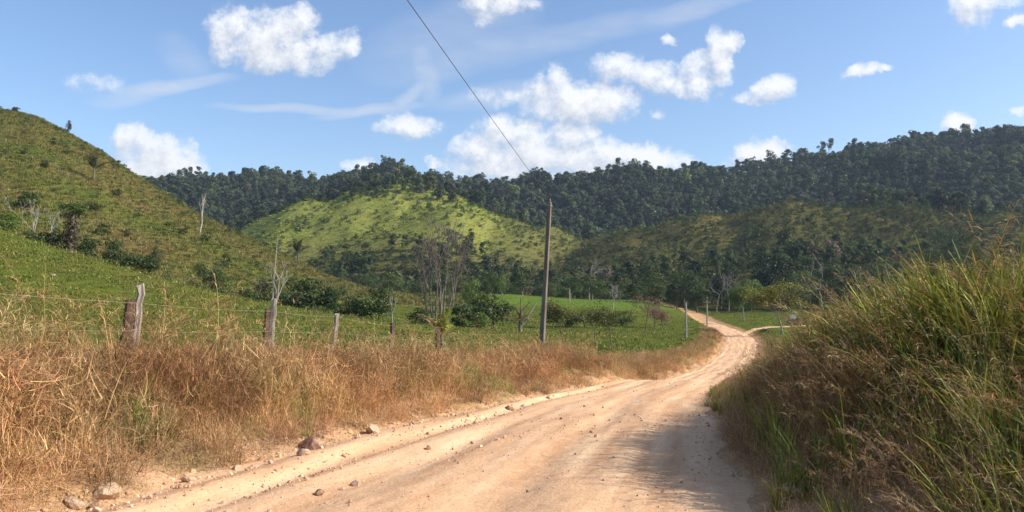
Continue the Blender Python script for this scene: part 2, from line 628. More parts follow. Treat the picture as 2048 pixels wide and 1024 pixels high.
# cover colours (linear albedo)
def build_ground():
    th_f = np.radians(np.arange(-57, 57.01, .19))
    th_b = np.radians(np.arange(60, 300.1, 4))
    th = np.concatenate([th_f, th_b])
    r = [.5]
    while r[-1] < 3200:
        q = r[-1]
        r.append(q * (1.05 if q < 3 else 1.022 if q < 900 else 1.05))
    r = np.array(r)
    T, Rr = np.meshgrid(th, r)
    X, Y = Rr * np.sin(T), Rr * np.cos(T)
    z, am, ts, xp = ground(X, Y, True)
    nT, nR = len(th), len(r)
    # colours
    P = np.zeros(X.shape + (3,))
    n = fbm(X * .05, Y * .05, 4)
    n2 = fbm(X * .3 + 40, Y * .3, 3)
    n3 = fbm(X * .012 + 11, Y * .012, 3)
    past = np.array([.125, .155, .034])
    yel = np.array([.175, .175, .045])
    P[:] = past
    f = smoothstep(-.1, .5, n + .4 * n2)[..., None]
    P = P * (1 - f * .55) + yel * f * .55
    # left hill: olive with dry brown patches
    hill = np.array([.175, .165, .050])
    brown = np.array([.19, .145, .062])
    hg = np.array([.125, .155, .035])
    c1 = hill + 0 * P
    f = smoothstep(.05, .45, n + .5 * n3)[..., None]
    c1 = c1 * (1 - f) + brown * f
    f = smoothstep(.05, .5, -n - .2 * n3 + .15 * n2)[..., None]
    c1 = c1 * (1 - f) + hg * f
    P = np.where(((am == 1) & (xp < 940))[..., None], c1, P)
    # central hill: fresh yellow-green above, browner below
    ch = np.array([.255, .275, .075])
    cb = np.array([.15, .145, .055])
    t2 = ts[1]
    f = np.clip(smoothstep(.62, .25, t2 + .25 * n3 - .1 * n) + smoothstep(930, 1080, xp) * .7, 0, 1)[..., None]
    c2 = ch * (1 - f) + cb * f
    P = np.where((am == 2)[..., None], c2, P)
    c3 = np.array([.105, .105, .036]) * (1 - smoothstep(.0, .5, n)[..., None]) + np.array([.15, .125, .052]) * smoothstep(.0, .5, n)[..., None]
    f = (smoothstep(.55, .95, ts[2]) * smoothstep(.0, .4, n3 + .2))[..., None]
    c3 = c3 * (1 - f) + np.array([.19, .165, .055]) * f
    P = np.where((am == 3)[..., None], c3, P)
    P = np.where((am == 4)[..., None], np.array([.035, .045, .02]), P)
    P = np.where((am == 5)[..., None], np.array([.16, .19, .06]), P)
    # valley floor under the tree line
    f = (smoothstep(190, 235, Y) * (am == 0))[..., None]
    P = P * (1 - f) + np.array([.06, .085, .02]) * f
    # the bright strip of new pasture on the low rise beyond the ravine
    f = (smoothstep(960, 1010, xp) * smoothstep(.50, .62, ts[0]) * (am == 1))[..., None]
    P = P * (1 - f) + np.array([.135, .205, .04]) * f
    # bare dirt beside the road
    u = X - xc(Y)
    du = np.abs(u) - hw(Y)
    dirt = np.array([.62, .385, .23])
    f = (smoothstep(1.5, .3, du + .5 * n2) * smoothstep(300, 250, Y))[..., None]
    P = P * (1 - f) + dirt * f
    V = np.stack([X, Y, z], -1).reshape(-1, 3)
    i = np.arange(nR - 1)[:, None] * nT
    j = np.arange(nT)[None, :]
    jn = (j + 1) % nT
    Q = np.stack([i + j, i + jn, i + nT + jn, i + nT + j], -1).reshape(-1, 4)[:, ::-1]
    cap = len(V)
    col = np.concatenate([P.reshape(-1, 3), np.ones((len(V), 1))], 1)
    m, nt = new_mat('pasture_and_hill_ground')
    a = nd(nt, 'ShaderNodeAttribute', attribute_name='cover', attribute_type='GEOMETRY')
    g = nt.nodes.new('ShaderNodeNewGeometry')
    f1 = noise(nt, g.outputs['Position'], 1.1, 6, .65)
    f2 = noise(nt, g.outputs['Position'], .23, 5, .6)
    f3 = noise(nt, g.outputs['Position'], 7.0, 4, .6)
    c = mixc(nt, mrange(nt, f2, .35, .68), a.outputs['Color'], (1.25, 1.12, .9), 'MULTIPLY')
    c = mixc(nt, mrange(nt, f1, .35, .62, .75, 0), c, (.45, .5, .4), 'MULTIPLY')
    c = mixc(nt, mrange(nt, f3, .3, .7, .5, 0), c, (.5, .5, .5), 'MULTIPLY')
    b = nt.nodes.new('ShaderNodeBsdfPrincipled')
    b.inputs['Roughness'].default_value = 1
    b.inputs['Specular IOR Level'].default_value = 0
    nt.links.new(c, b.inputs['Base Color'])
    bm = nt.nodes.new('ShaderNodeBump')
    bm.inputs['Strength'].default_value = .9
    bm.inputs['Distance'].default_value = .5
    nt.links.new(f1, bm.inputs['Height'])
    nt.links.new(bm.outputs[0], b.inputs['Normal'])
    o = nt.nodes.new('ShaderNodeOutputMaterial')
    nt.links.new(b.outputs[0], o.inputs['Surface'])
    me = mesh_np('ground', V, Q, {'cover': ('FLOAT_COLOR', col)}, True, [m])
    ob = add_obj('ground', me)
    tag(ob, 'rolling pasture and grassy hillsides rising from the valley floor', 'ground', kind='structure')


build_ground()


# ------------------------------------------------------------------ the dirt road
def road_detail(s, y, u, w):
    """height of the road surface above its smooth profile: wheel ruts, washboard, lumps"""
    wob = .25 * perlin(y * .12, 0 * y + 3.3)
    q = u / w
    z = -.055 * np.exp(-((q - .18 + wob * .4) / .10) ** 2) - .05 * np.exp(-((q + .33 + wob * .4) / .09) ** 2)
    z = z - .065 * np.exp(-((q + .66 + wob * .5) / .07) ** 2) + .055 * np.exp(-((q + .79 + wob * .4) / .08) ** 2)
    z = z * np.interp(y, [0, 20, 45, 80], [1.0, .8, .5, .3])
    z = z + .025 * np.exp(-((q - .45 + wob * .3) / .10) ** 2) + .04 * (1 - q * q)
    z = z + .026 * fbm(u * 2.2, y * .55, 4) + .010 * fbm(u * 6, y * 4, 4) + .05 * perlin(u * .5, y * .22)
    return z


def road_color_mat(name):
    m, nt = new_mat(name)
    g = nt.nodes.new('ShaderNodeNewGeometry')
    uv = nd(nt, 'ShaderNodeAttribute', attribute_name='su', attribute_type='GEOMETRY')
    mp = nt.nodes.new('ShaderNodeMapping')
    mp.inputs['Scale'].default_value = (1.5, .10, 1)
    nt.links.new(uv.outputs['Vector'], mp.inputs[0])
    streak = noise(nt, mp.outputs[0], 1.6, 6, .6)
    f1 = noise(nt, g.outputs['Position'], .55, 6, .6)
    f2 = noise(nt, g.outputs['Position'], 26, 5, .7)
    f3 = noise(nt, g.outputs['Position'], 5.5, 5, .65)
    c = mixc(nt, mrange(nt, streak, .36, .64), (.54, .298, .155), (.82, .545, .320))
    c = mixc(nt, mrange(nt, f1, .40, .66, 0, .5), c, (.63, .365, .195))
    c = mixc(nt, mrange(nt, f3, .52, .70, 0, .5), c, (.74, .50, .32))
    c = mixc(nt, mrange(nt, f2, .34, .46, .55, 0), c, (.34, .20, .115))
    c = mixc(nt, mrange(nt, f2, .60, .72, 0, .5), c, (.72, .55, .40))
    b = nt.nodes.new('ShaderNodeBsdfPrincipled')
    b.inputs['Roughness'].default_value = .95
    b.inputs['Specular IOR Level'].default_value = .1
    nt.links.new(c, b.inputs['Base Color'])
    bm = nt.nodes.new('ShaderNodeBump')
    bm.inputs['Strength'].default_value = .6
    bm.inputs['Distance'].default_value = .022
    h = mathn(nt, 'ADD', f2, mathn(nt, 'MULTIPLY', f3, 1.6))
    nt.links.new(h, bm.inputs['Height'])
    nt.links.new(bm.outputs[0], b.inputs['Normal'])
    o = nt.nodes.new('ShaderNodeOutputMaterial')
    nt.links.new(b.outputs[0], o.inputs['Surface'])
    return m


M_ROAD = road_color_mat('red_dirt')


def road_z(X, Y):
    u = X - xc(Y)
    return zr(Y) + road_detail(0, Y, u, hw(Y))


def build_road():
    ys = [-14.0]
    while ys[-1] < 268:
        y = ys[-1]
        ys.append(y + (.25 if y < 3.5 else .045 if y < 12 else .08 if y < 24 else .16 if y < 45 else .5 if y < 110 else 1.0))
    ys = np.array(ys)
    q = np.linspace(-1, 1, 101)
    Y, Qq = np.meshgrid(ys, q, indexing='ij')
    w = hw(Y) + .55
    U = Qq * w
    X = xc(Y) + U
    Z = zr(Y) + road_detail(0, Y, U, hw(Y))
    Z = Z - .25 * smoothstep(hw(Y) + .25, hw(Y) + .55, np.abs(U))
    V = np.stack([X, Y, Z], -1).reshape(-1, 3)
    n, mcol = Y.shape
    i = np.arange(n - 1)[:, None] * mcol
    j = np.arange(mcol - 1)[None, :]
    Q = np.stack([i + j, i + j + 1, i + mcol + j + 1, i + mcol + j], -1).reshape(-1, 4)
    su = np.stack([U, Y, 0 * Y], -1).reshape(-1, 3)
    me = mesh_np('dirt_road', V, Q, {'su': ('FLOAT_VECTOR', su)}, True, [M_ROAD])
    tag(add_obj('dirt_road', me), 'pale reddish dirt road winding down into the valley', 'road', kind='structure')
    # the side track that leaves it towards the gate
    cx = np.array([[35.2, 121.0], [38.5, 128], [42.5, 135], [47, 141.5], [53, 147], [59, 150.5], [66, 153]])
    tt = np.linspace(0, len(cx) - 1, 90)
    px, py = np.interp(tt, range(len(cx)), cx[:, 0]), np.interp(tt, range(len(cx)), cx[:, 1])
    tx, ty = np.gradient(px), np.gradient(py)
    ln = np.hypot(tx, ty)
    nx, ny = ty / ln, -tx / ln
    qq = np.linspace(-.85, .85, 9)
    X = px[:, None] + nx[:, None] * qq
    Y = py[:, None] + ny[:, None] * qq
    Z = np.maximum(ground(X, Y), zr(Y)) + .07 - .1 * (np.abs(qq) > .7)
    V = np.stack([X, Y, Z], -1).reshape(-1, 3)
    n, mcol = X.shape
    i = np.arange(n - 1)[:, None] * mcol
    j = np.arange(mcol - 1)[None, :]
    Q = np.stack([i + j, i + j + 1, i + mcol + j + 1, i + mcol + j], -1).reshape(-1, 4)
    su = np.stack([0 * X + qq, Y, 0 * Y], -1).reshape(-1, 3)
    me = mesh_np('side_track', V, Q, {'su': ('FLOAT_VECTOR', su)}, True, [M_ROAD])
    tag(add_obj('side_track', me), 'narrow dirt track leaving the road towards the gate', 'track', kind='structure')


build_road()
# ------------------------------------------------------------------ plant meshes
def ribbons(rng, base, az, tilt, bend, L, W, S=4, prof=None, pw=1.4, twist=.6):
    """curved tapering blades; returns verts, quads, per-vertex random colour triple"""
    n = len(az)
    prof = np.array(prof if prof is not None else np.linspace(1, .08, S + 1) ** .7)
    t = np.arange(S) / max(S - 1, 1)
    ang = tilt[:, None] + bend[:, None] * t[None, :] ** pw
    d = np.stack([np.sin(ang) * np.cos(az)[:, None], np.sin(ang) * np.sin(az)[:, None], np.cos(ang)], -1)
    p = np.concatenate([np.zeros((n, 1, 3)), np.cumsum(d * (L / S)[:, None, None], 1)], 1) + base[:, None, :]
    side = np.stack([-np.sin(az), np.cos(az), 0 * az], -1)
    tw = rng.uniform(-twist, twist, n)
    dn = d[:, 0]
    up = np.cross(dn, side)
    side = side * np.cos(tw)[:, None] + up * np.sin(tw)[:, None]
    off = side[:, None, :] * (W[:, None] * prof[None, :] * .5)[..., None]
    V = np.stack([p - off, p + off], 2).reshape(-1, 3)
    k = (S + 1) * 2
    b = np.arange(n)[:, None] * k
    i = np.arange(S)[None, :] * 2
    Q = np.stack([b + i, b + i + 1, b + i + 3, b + i + 2], -1).reshape(-1, 4)
    R = np.repeat(rng.uniform(0, 1, (n, 3)), k, 0)
    return V, Q, R, p


def join(parts):
    Vs, Qs, Rs, o = [], [], [], 0
    for V, Q, R in parts:
        Vs.append(V)
        Qs.append(Q + o)
        Rs.append(R)
        o += len(V)
    return np.concatenate(Vs), np.concatenate(Qs), np.concatenate(Rs)


def veg_mesh(name, V, Q, R, mat):
    return mesh_np(name, V, Q, {'rnd': ('FLOAT_COLOR', np.concatenate([R, np.ones((len(R), 1))], 1))}, False, [mat])


def disc(rng, n, r):
    a, q = rng.uniform(0, 2 * np.pi, n), r * np.sqrt(rng.uniform(0, 1, n))
    return np.stack([q * np.cos(a), q * np.sin(a), 0 * a - .03], -1)


def tuft(seed, n, r, L, W, tilt, bend, S=4, z=None, out=.5):
    rng = np.random.default_rng(seed)
    base = disc(rng, n, r)
    if z is not None:
        base[:, 2] = rng.uniform(z[0], z[1], n)
    az = np.where(rng.uniform(0, 1, n) < out, np.arctan2(base[:, 1], base[:, 0]) + rng.normal(0, .5, n), rng.uniform(0, 6.283, n))
    V, Q, R, p = ribbons(rng, base, az, rng.uniform(*tilt, n), rng.uniform(*bend, n), rng.uniform(*L, n), rng.uniform(*W, n), S)
    return V, Q, R


def panicles(seed, n, r, L, W, tilt, bend, az0=None, nb=16, bl=(.08, .2)):
    """stems with feathery nodding seed heads"""
    rng = np.random.default_rng(seed)
    base = disc(rng, n, r)
    az = rng.uniform(0, 6.283, n) if az0 is None else rng.normal(az0, .45, n)
    S = 7
    V, Q, R, p = ribbons(rng, base, az, rng.uniform(*tilt, n), rng.uniform(*bend, n), rng.uniform(*L, n), rng.uniform(*W, n), S, np.linspace(1, .45, S + 1), 1.8)
    parts = [(V, Q, R)]
    si = rng.uniform(.62, .99, (n, nb)) * S
    i0 = np.clip(si.astype(int), 0, S - 1)
    fr = (si - i0)[..., None]
    idx = np.arange(n)[:, None]
    bp = (p[idx, i0] * (1 - fr) + p[idx, i0 + 1] * fr).reshape(-1, 3)
    m = n * nb
    baz = np.repeat(az, nb) + rng.normal(0, .9, m)
    v2, q2, r2, _ = ribbons(rng, bp, baz, rng.uniform(.5, 1.5, m), rng.uniform(.3, 1.5, m), rng.uniform(*bl, m), rng.uniform(.004, .008, m), 3,
                            [.6, 1.0, .8, .3])
    r2[:, 2] *= .9
    parts.append((v2, q2, r2))
    return join(parts)


def leaves_on(rng, c, nrm, size, flat=.5):
    """little rhombic leaf faces at c, roughly facing nrm"""
    n = len(c)
    a = nrm + rng.normal(0, flat, (n, 3))
    a /= np.linalg.norm(a, axis=1, keepdims=True) + 1e-9
    h = rng.normal(0, 1, (n, 3))
    t = np.cross(a, h)
    t /= np.linalg.norm(t, axis=1, keepdims=True) + 1e-9
    b = np.cross(a, t)
    s = (size * rng.uniform(.6, 1.3, n))[:, None]
    V = np.stack([c - t * s, c - b * s * .55, c + t * s, c + b * s * .55], 1)
    V += rng.normal(0, .12, V.shape) * s[:, None]
    Q = np.arange(n * 4).reshape(-1, 4)
    R = np.repeat(rng.uniform(0, 1, (n, 3)), 4, 0)
    return V.reshape(-1, 3), Q, R


def crown_lobes(seed, H, rx, base_frac, n_lobes, n_leaf, size, lobe=.42, flat=.5, top=1.0):
    """crown of uneven leafy clumps: leaves over the skins of many lobes"""
    rng = np.random.default_rng(seed)
    zc, zr_ = H * (base_frac + 1) / 2, H * (1 - base_frac) / 2
    d = rng.normal(0, 1, (n_lobes, 3))
    d /= np.linalg.norm(d, axis=1, keepdims=True)
    q = rng.uniform(.35, .85, n_lobes)[:, None]
    C = d * q * np.array([rx, rx, zr_ * top]) + np.array([0, 0, zc])
    rr = rng.uniform(.65, 1.2, n_lobes) * lobe * rx
    li = rng.integers(0, n_lobes, n_leaf)
    e = rng.normal(0, 1, (n_leaf, 3))
    e[:, 2] = np.where(rng.uniform(0, 1, n_leaf) < .72, np.abs(e[:, 2]), e[:, 2])
    e /= np.linalg.norm(e, axis=1, keepdims=True)
    rad = rr[li] * rng.uniform(.72, 1.08, n_leaf)
    c = C[li] + e * rad[:, None] * np.array([1, 1, .75])
    V, Q, R = leaves_on(rng, c, e + np.array([0, 0, .35]), np.full(n_leaf, size), flat)
    # neighbouring leaves of one clump share a tone
    lt = rng.uniform(0, 1, n_lobes)
    R[:, 0] = .55 * R[:, 0] + .45 * np.repeat(lt[li], 4)
    return V, Q, R


def tubes(segs, k=6):
    """tapered limbs: list of (p0, p1, r0, r1)"""
    A = np.array([s[0] for s in segs], float)
    B = np.array([s[1] for s in segs], float)
    r0 = np.array([s[2] for s in segs], float)
    r1 = np.array([s[3] for s in segs], float)
    d = B - A
    d /= np.linalg.norm(d, axis=1, keepdims=True) + 1e-9
    h = np.where(np.abs(d[:, 2:3]) > .9, np.array([[1., 0, 0]]), np.array([[0, 0, 1.]]))
    s = np.cross(d, h)
    s /= np.linalg.norm(s, axis=1, keepdims=True)
    t = np.cross(d, s)
    a = np.arange(k) * 2 * np.pi / k
    ring = np.cos(a)[None, :, None] * s[:, None, :] + np.sin(a)[None, :, None] * t[:, None, :]
    V = np.concatenate([A[:, None] + ring * r0[:, None, None], B[:, None] + ring * r1[:, None, None]], 1)
    n = len(segs)
    b = np.arange(n)[:, None] * 2 * k
    i = np.arange(k)[None, :]
    Q = np.stack([b + i, b + (i + 1) % k, b + k + (i + 1) % k, b + k + i], -1).reshape(-1, 4)
    return V.reshape(-1, 3), Q


def limbs(seed, H, r, trunk=.4, levels=3, nb=(2, 4), spread=.6, lean=0.0, up=.25, shrink=.68, base=(0, 0, 0), dir0=None, wig=.12):
    """branching skeleton -> segments and tips"""
    rng = np.random.default_rng(seed)
    segs, tips = [], []

    cnt = [0]

    def grow(p, d, L, rad, lev, bid=0):
        ns = 3 if lev == 0 else 2
        q = np.array(p, float)
        dd = np.array(d, float)
        for i in range(ns):
            dd = dd + rng.normal(0, wig, 3)
            dd[2] += up * .3 * (lev > 0)
            dd /= np.linalg.norm(dd)
            e = q + dd * L / ns
            ra, rb = rad * (1 - .35 * i / ns), rad * (1 - .35 * (i + 1) / ns)
            segs.append((q.copy(), e.copy(), ra, rb, bid))
            if lev > 0 and i == 0 and lev < levels and rng.uniform() < .5:
                sd = dd + rng.normal(0, spread, 3)
                sd /= np.linalg.norm(sd)
                grow(e, sd, L * shrink * .6, rad * .45, lev + 1, bid)
            q = e
        if lev >= levels:
            tips.append(q.copy())
            return
        for c in range(rng.integers(nb[0], nb[1] + 1)):
            sd = dd + rng.normal(0, spread, 3) + np.array([0, 0, up])
            sd /= np.linalg.norm(sd)
            if lev == 0:
                cnt[0] += 1
            grow(q, sd, L * shrink * rng.uniform(.7, 1.2), rad * .62 * rng.uniform(.7, 1.0), lev + 1, bid if lev else cnt[0])
    d = np.array(dir0 if dir0 is not None else (lean, 0, 1.0), float)
    grow(base, d / np.linalg.norm(d), H * trunk, r, 0)
    return segs, tips


# ------------------------------------------------------------------ scattering (uncountable ground cover, far woods)
def scatter(name, pts, variants, idx, rot, scl, tint, label, cat):
    """ONE object of kind 'stuff': many small plants set out on points"""
    me = bpy.data.meshes.new(name)
    n = len(pts)
    me.vertices.add(n)
    me.vertices.foreach_set('co', np.asarray(pts, np.float32).ravel())

    def attr(nm, typ, arr, key):
        a = me.attributes.new(nm, typ, 'POINT')
        a.data.foreach_set(key, np.ascontiguousarray(arr).ravel())
    attr('pick', 'INT', np.asarray(idx, np.int32), 'value')
    attr('rot', 'FLOAT_VECTOR', np.asarray(rot, np.float32), 'vector')
    attr('scl', 'FLOAT_VECTOR', np.asarray(scl, np.float32), 'vector')
    attr('tint', 'FLOAT_COLOR', np.concatenate([np.asarray(tint), np.ones((n, 1))], 1).astype(np.float32), 'color')
    me.update()
    ob = add_obj(name, me)
    tag(ob, label, cat, kind='stuff')
    ng = bpy.data.node_groups.new(name, 'GeometryNodeTree')
    ng.interface.new_socket('Geometry', in_out='INPUT', socket_type='NodeSocketGeometry')
    ng.interface.new_socket('Geometry', in_out='OUTPUT', socket_type='NodeSocketGeometry')
    N, L = ng.nodes.new, ng.links.new
    gi, go = N('NodeGroupInput'), N('NodeGroupOutput')
    jn = N('GeometryNodeJoinGeometry')

    def named(nm, typ):
        a = N('GeometryNodeInputNamedAttribute')
        a.data_type = typ
        a.inputs['Name'].default_value = nm
        return [o for o in a.outputs if o.enabled][0]
    ai, ar, asc = named('pick', 'INT'), named('rot', 'FLOAT_VECTOR'), named('scl', 'FLOAT_VECTOR')
    for k, vm in enumerate(variants):
        src = bpy.data.objects.new(name + '_plant', vm)     # source shape, not itself in the scene
        oi = N('GeometryNodeObjectInfo')
        oi.inputs['Object'].default_value = src
        oi.inputs['As Instance'].default_value = True
        cmp_ = N('FunctionNodeCompare')
        cmp_.data_type = 'INT'
        cmp_.operation = 'EQUAL'
        ia = [s for s in cmp_.inputs if s.enabled]
        L(ai, ia[0])
        ia[1].default_value = k
        ip = N('GeometryNodeInstanceOnPoints')
        L(gi.outputs[0], ip.inputs['Points'])
        L(cmp_.outputs[0], ip.inputs['Selection'])
        L(oi.outputs['Geometry'], ip.inputs['Instance'])
        L(ar, ip.inputs['Rotation'])
        L(asc, ip.inputs['Scale'])
        L(ip.outputs[0], jn.inputs[0])
    L(jn.outputs[0], go.inputs[0])
    md = ob.modifiers.new('scatter', 'NODES')
    md.node_group = ng
    return ob


def rots(rng, n, tilt=.08):
    return np.stack([rng.normal(0, tilt, n), rng.normal(0, tilt, n), rng.uniform(0, 6.283, n)], -1)


def scl3(s, zv=None):
    return np.stack([s, s, s if zv is None else s * zv], -1)


def in_frame(X, Y, m=120):
    xp = 1024 + F * X / np.maximum(Y, .1)
    return (xp > -m) & (xp < 2048 + m)


def jitter_grid(x0, x1, y0, y1, step, rng):
    gx, gy = np.meshgrid(np.arange(x0, x1, step), np.arange(y0, y1, step))
    gx = gx + rng.uniform(-.5, .5, gx.shape) * step
    gy = gy + rng.uniform(-.5, .5, gy.shape) * step
    return gx.ravel(), gy.ravel()


def lerp(a, b, f):
    f = np.asarray(f)[:, None]
    return np.asarray(a) * (1 - f) + np.asarray(b) * f


def jit(rng, c, k=.15):
    return np.clip(c * (1 + rng.normal(0, k, (len(c), 1))) * (1 + rng.normal(0, .05, c.shape)), .005, .9)


# --- source clumps
DRY = [veg_mesh('dry_clump', *join([tuft(100 + s, 60, .34, (.45, 1.15), (.007, .015), (.05, .6), (.3, 1.9), 5),
                                    tuft(200 + s, 90, .40, (.18, .5), (.007, .014), (.6, 1.7), (-1.2, 1.2), 4, z=(.02, .75), out=.2),
                                    panicles(300 + s, 5, .3, (.8, 1.35), (.006, .009), (.05, .4), (.5, 1.5), nb=12)]), M_GI) for s in range(4)]
THATCH = [veg_mesh('thatch_clump', *join([tuft(400 + s, 110, .42, (.15, .5), (.006, .013), (.3, 1.8), (-1.3, 1.5), 4, z=(0, .4), out=.2),
                                          tuft(450 + s, 22, .3, (.5, .95), (.006, .009), (.5, 1.25), (.3, 1.2), 5)]), M_GI) for s in range(3)]
BLADE = [veg_mesh('blade_clump', *join([tuft(500 + s, 56, .24, (.6, 1.35), (.016, .032), (.03, .42), (.3, 1.8), 6),
                                        tuft(540 + s, 30, .25, (.3, .8), (.008, .014), (.2, .9), (.3, 1.5), 4)]), M_GI) for s in range(4)]
BROAD = [veg_mesh('broad_clump', *join([tuft(560 + s, 44, .22, (.6, 1.4), (.024, .044), (.02, .34), (.2, 1.6), 6),
                                        tuft(580 + s, 26, .25, (.3, .8), (.010, .018), (.2, .9), (.3, 1.5), 4)]), M_GI) for s in range(4)]
STALK = [veg_mesh('stalk_clump', *join([panicles(600 + s, 9, .25, (1.0, 1.75), (.005, .008), (.0, .38), (.4, 1.6), az0=math.pi, nb=20),
                                        tuft(640 + s, 40, .3, (.3, .9), (.004, .009), (.1, .9), (.3, 1.8), 4)]), M_GI) for s in range(3)]
SHORT = [veg_mesh('short_clump', *tuft(700 + s, 80, .42, (.10, .34), (.008, .015), (.05, .8), (.2, 1.4), 3), M_GI) for s in range(4)]
PAST = [veg_mesh('pasture_clump', *tuft(850 + s, 70, .85, (.07, .24), (.03, .07), (.1, 1.2), (.2, 1.0), 2), M_GI) for s in range(4)]
FAR = [veg_mesh('far_clump', *tuft(800 + s, 46, .75, (.22, .55), (.04, .09), (.05, .9), (.2, 1.0), 2), M_GI) for s in range(4)]
SHRUB = [veg_mesh('shrub', *crown_lobes(900 + s, 1.0, .62, .0, 7, 260, .085, .5), M_VI) for s in range(4)]


def wood_tree(seed, H, rx, bf, nl, nleaf, size, lobe=.42, top=1.0):
    V, Q, R = crown_lobes(seed, H, rx, bf, nl, nleaf, size, lobe, .26, top)
    tv, tq = tubes([((0, 0, -.5), (.1, 0, H * .75), H * .014 + .04, H * .008)], 5)
    tr = np.tile([[.9, .5, .992 if seed % 6 == 2 else .1]], (len(tv), 1))        # pale dry tone for the stem
    return join([(V, Q, R), (tv, tq, tr)])


WOOD = [veg_mesh('wood_tree', *wood_tree(1000 + s, 11 + 3 * (s % 3), 4.6 + .7 * (s % 2), (-.05 + .09 * (s % 3)), 11 + s, 900, .58, .46), M_VI) for s in range(6)]


# --- left verge: dry dusty grass, greener towards the fence and beyond
def verge_left():
    rng = np.random.default_rng(21)
    P, I, S, T = [], [], [], []
    for (y0, y1, step) in ((2.5, 14, .24), (14, 26, .29), (26, 48, .40), (48, 130, .62)):
        X, Y = jitter_grid(-26, 42, y0, y1, step, rng)
        u = X - xc(Y)
        d = -u - hw(Y)
        keep = (d > -.12 + .25 * fbm(X * .9, Y * .9, 2)) & (d < np.interp(Y, [0, 12, 30, 60, 130], [9.5, 7.5, 5.2, 4.0, 3.4]) * (1 + .2 * fbm(X * .3, Y * .3, 2))) & in_frame(X, Y, 260)
        X, Y, d = X[keep], Y[keep], d[keep]
        n = len(X)
        f = fbm(X * .35 + 7, Y * .35, 3)
        green = np.clip(smoothstep(1.9, 4.4, d + 1.8 * f) + .6 * smoothstep(.1, .45, f), 0, 1) * smoothstep(58, 20, Y)
        isg = rng.uniform(0, 1, n) < .05 + green * .72
        low = (rng.uniform(0, 1, n) < smoothstep(1.1, .2, d) * .85)
        pick = np.where(low, 4 + rng.integers(0, 3, n), np.where(isg, 7 + rng.integers(0, 4, n), rng.integers(0, 4, n)))
        s = np.where(isg, .48, .66) * rng.uniform(.72, 1.28, n) * np.interp(d, [0, .4, 1.0, 2.4, 4, 7], [.62, .88, 1.03, .88, .68, .8])
        s *= (1 + .28 * fbm(X * .35, Y * .35 + 50, 3)) * (1 + .45 * smoothstep(-5.6, -7.5, X) * smoothstep(18, 11, Y)) * np.interp(Y, [0, 35, 55, 130], [1.0, 1.0, .85, .75])
        dry = lerp((.365, .200, .090), (.43, .285, .132), smoothstep(-.4, .4, f))
        dust = smoothstep(2.6, .2, d) * np.interp(Y, [0, 25, 60], [.35, .6, .9])
        dry = dry * (1 - dust[:, None] * .6) + np.array([.50, .285, .16]) * dust[:, None] * .6
        grn = lerp((.155, .215, .045), (.27, .27, .085), rng.uniform(0, 1, n))
        c = np.where(isg[:, None], grn, dry * (1 - .45 * green[:, None]) + np.array([.24, .235, .08]) * .45 * green[:, None])
        c = c * (1 + .55 * fbm(X * .55 + 60, Y * .55, 3))[:, None]
        z = ground(X, Y)
        P.append(np.stack([X, Y, z], -1))
        I.append(pick)
        S.append(s)
        T.append(jit(rng, c, .24))
    n = 150                                        # tall golden seed stalks rising above the rest near the fence
    Y = rng.uniform(7, 34, n)
    X = xc(Y) - hw(Y) - rng.uniform(1.2, 5.0, n) * np.interp(Y, [7, 34], [1, .8])
    P.append(np.stack([X, Y, ground(X, Y)], -1))
    I.append(11 + rng.integers(0, 3, n))
    S.append(rng.uniform(.75, 1.15, n) * np.interp(Y, [7, 13, 34], [1.0, .95, .75]))
    T.append(jit(rng, lerp((.42, .25, .11), (.50, .36, .17), rng.uniform(0, 1, n)), .15))
    P, I, S, T = np.concatenate(P), np.concatenate(I), np.concatenate(S), np.concatenate(T)
    scatter('dry_verge_grass', P, DRY + THATCH + BLADE + STALK, I, rots(rng, len(P), .10), scl3(S), T,
            'tangled dry brown grass along the left edge of the dirt road', 'grass')
    print('verge left', len(P))


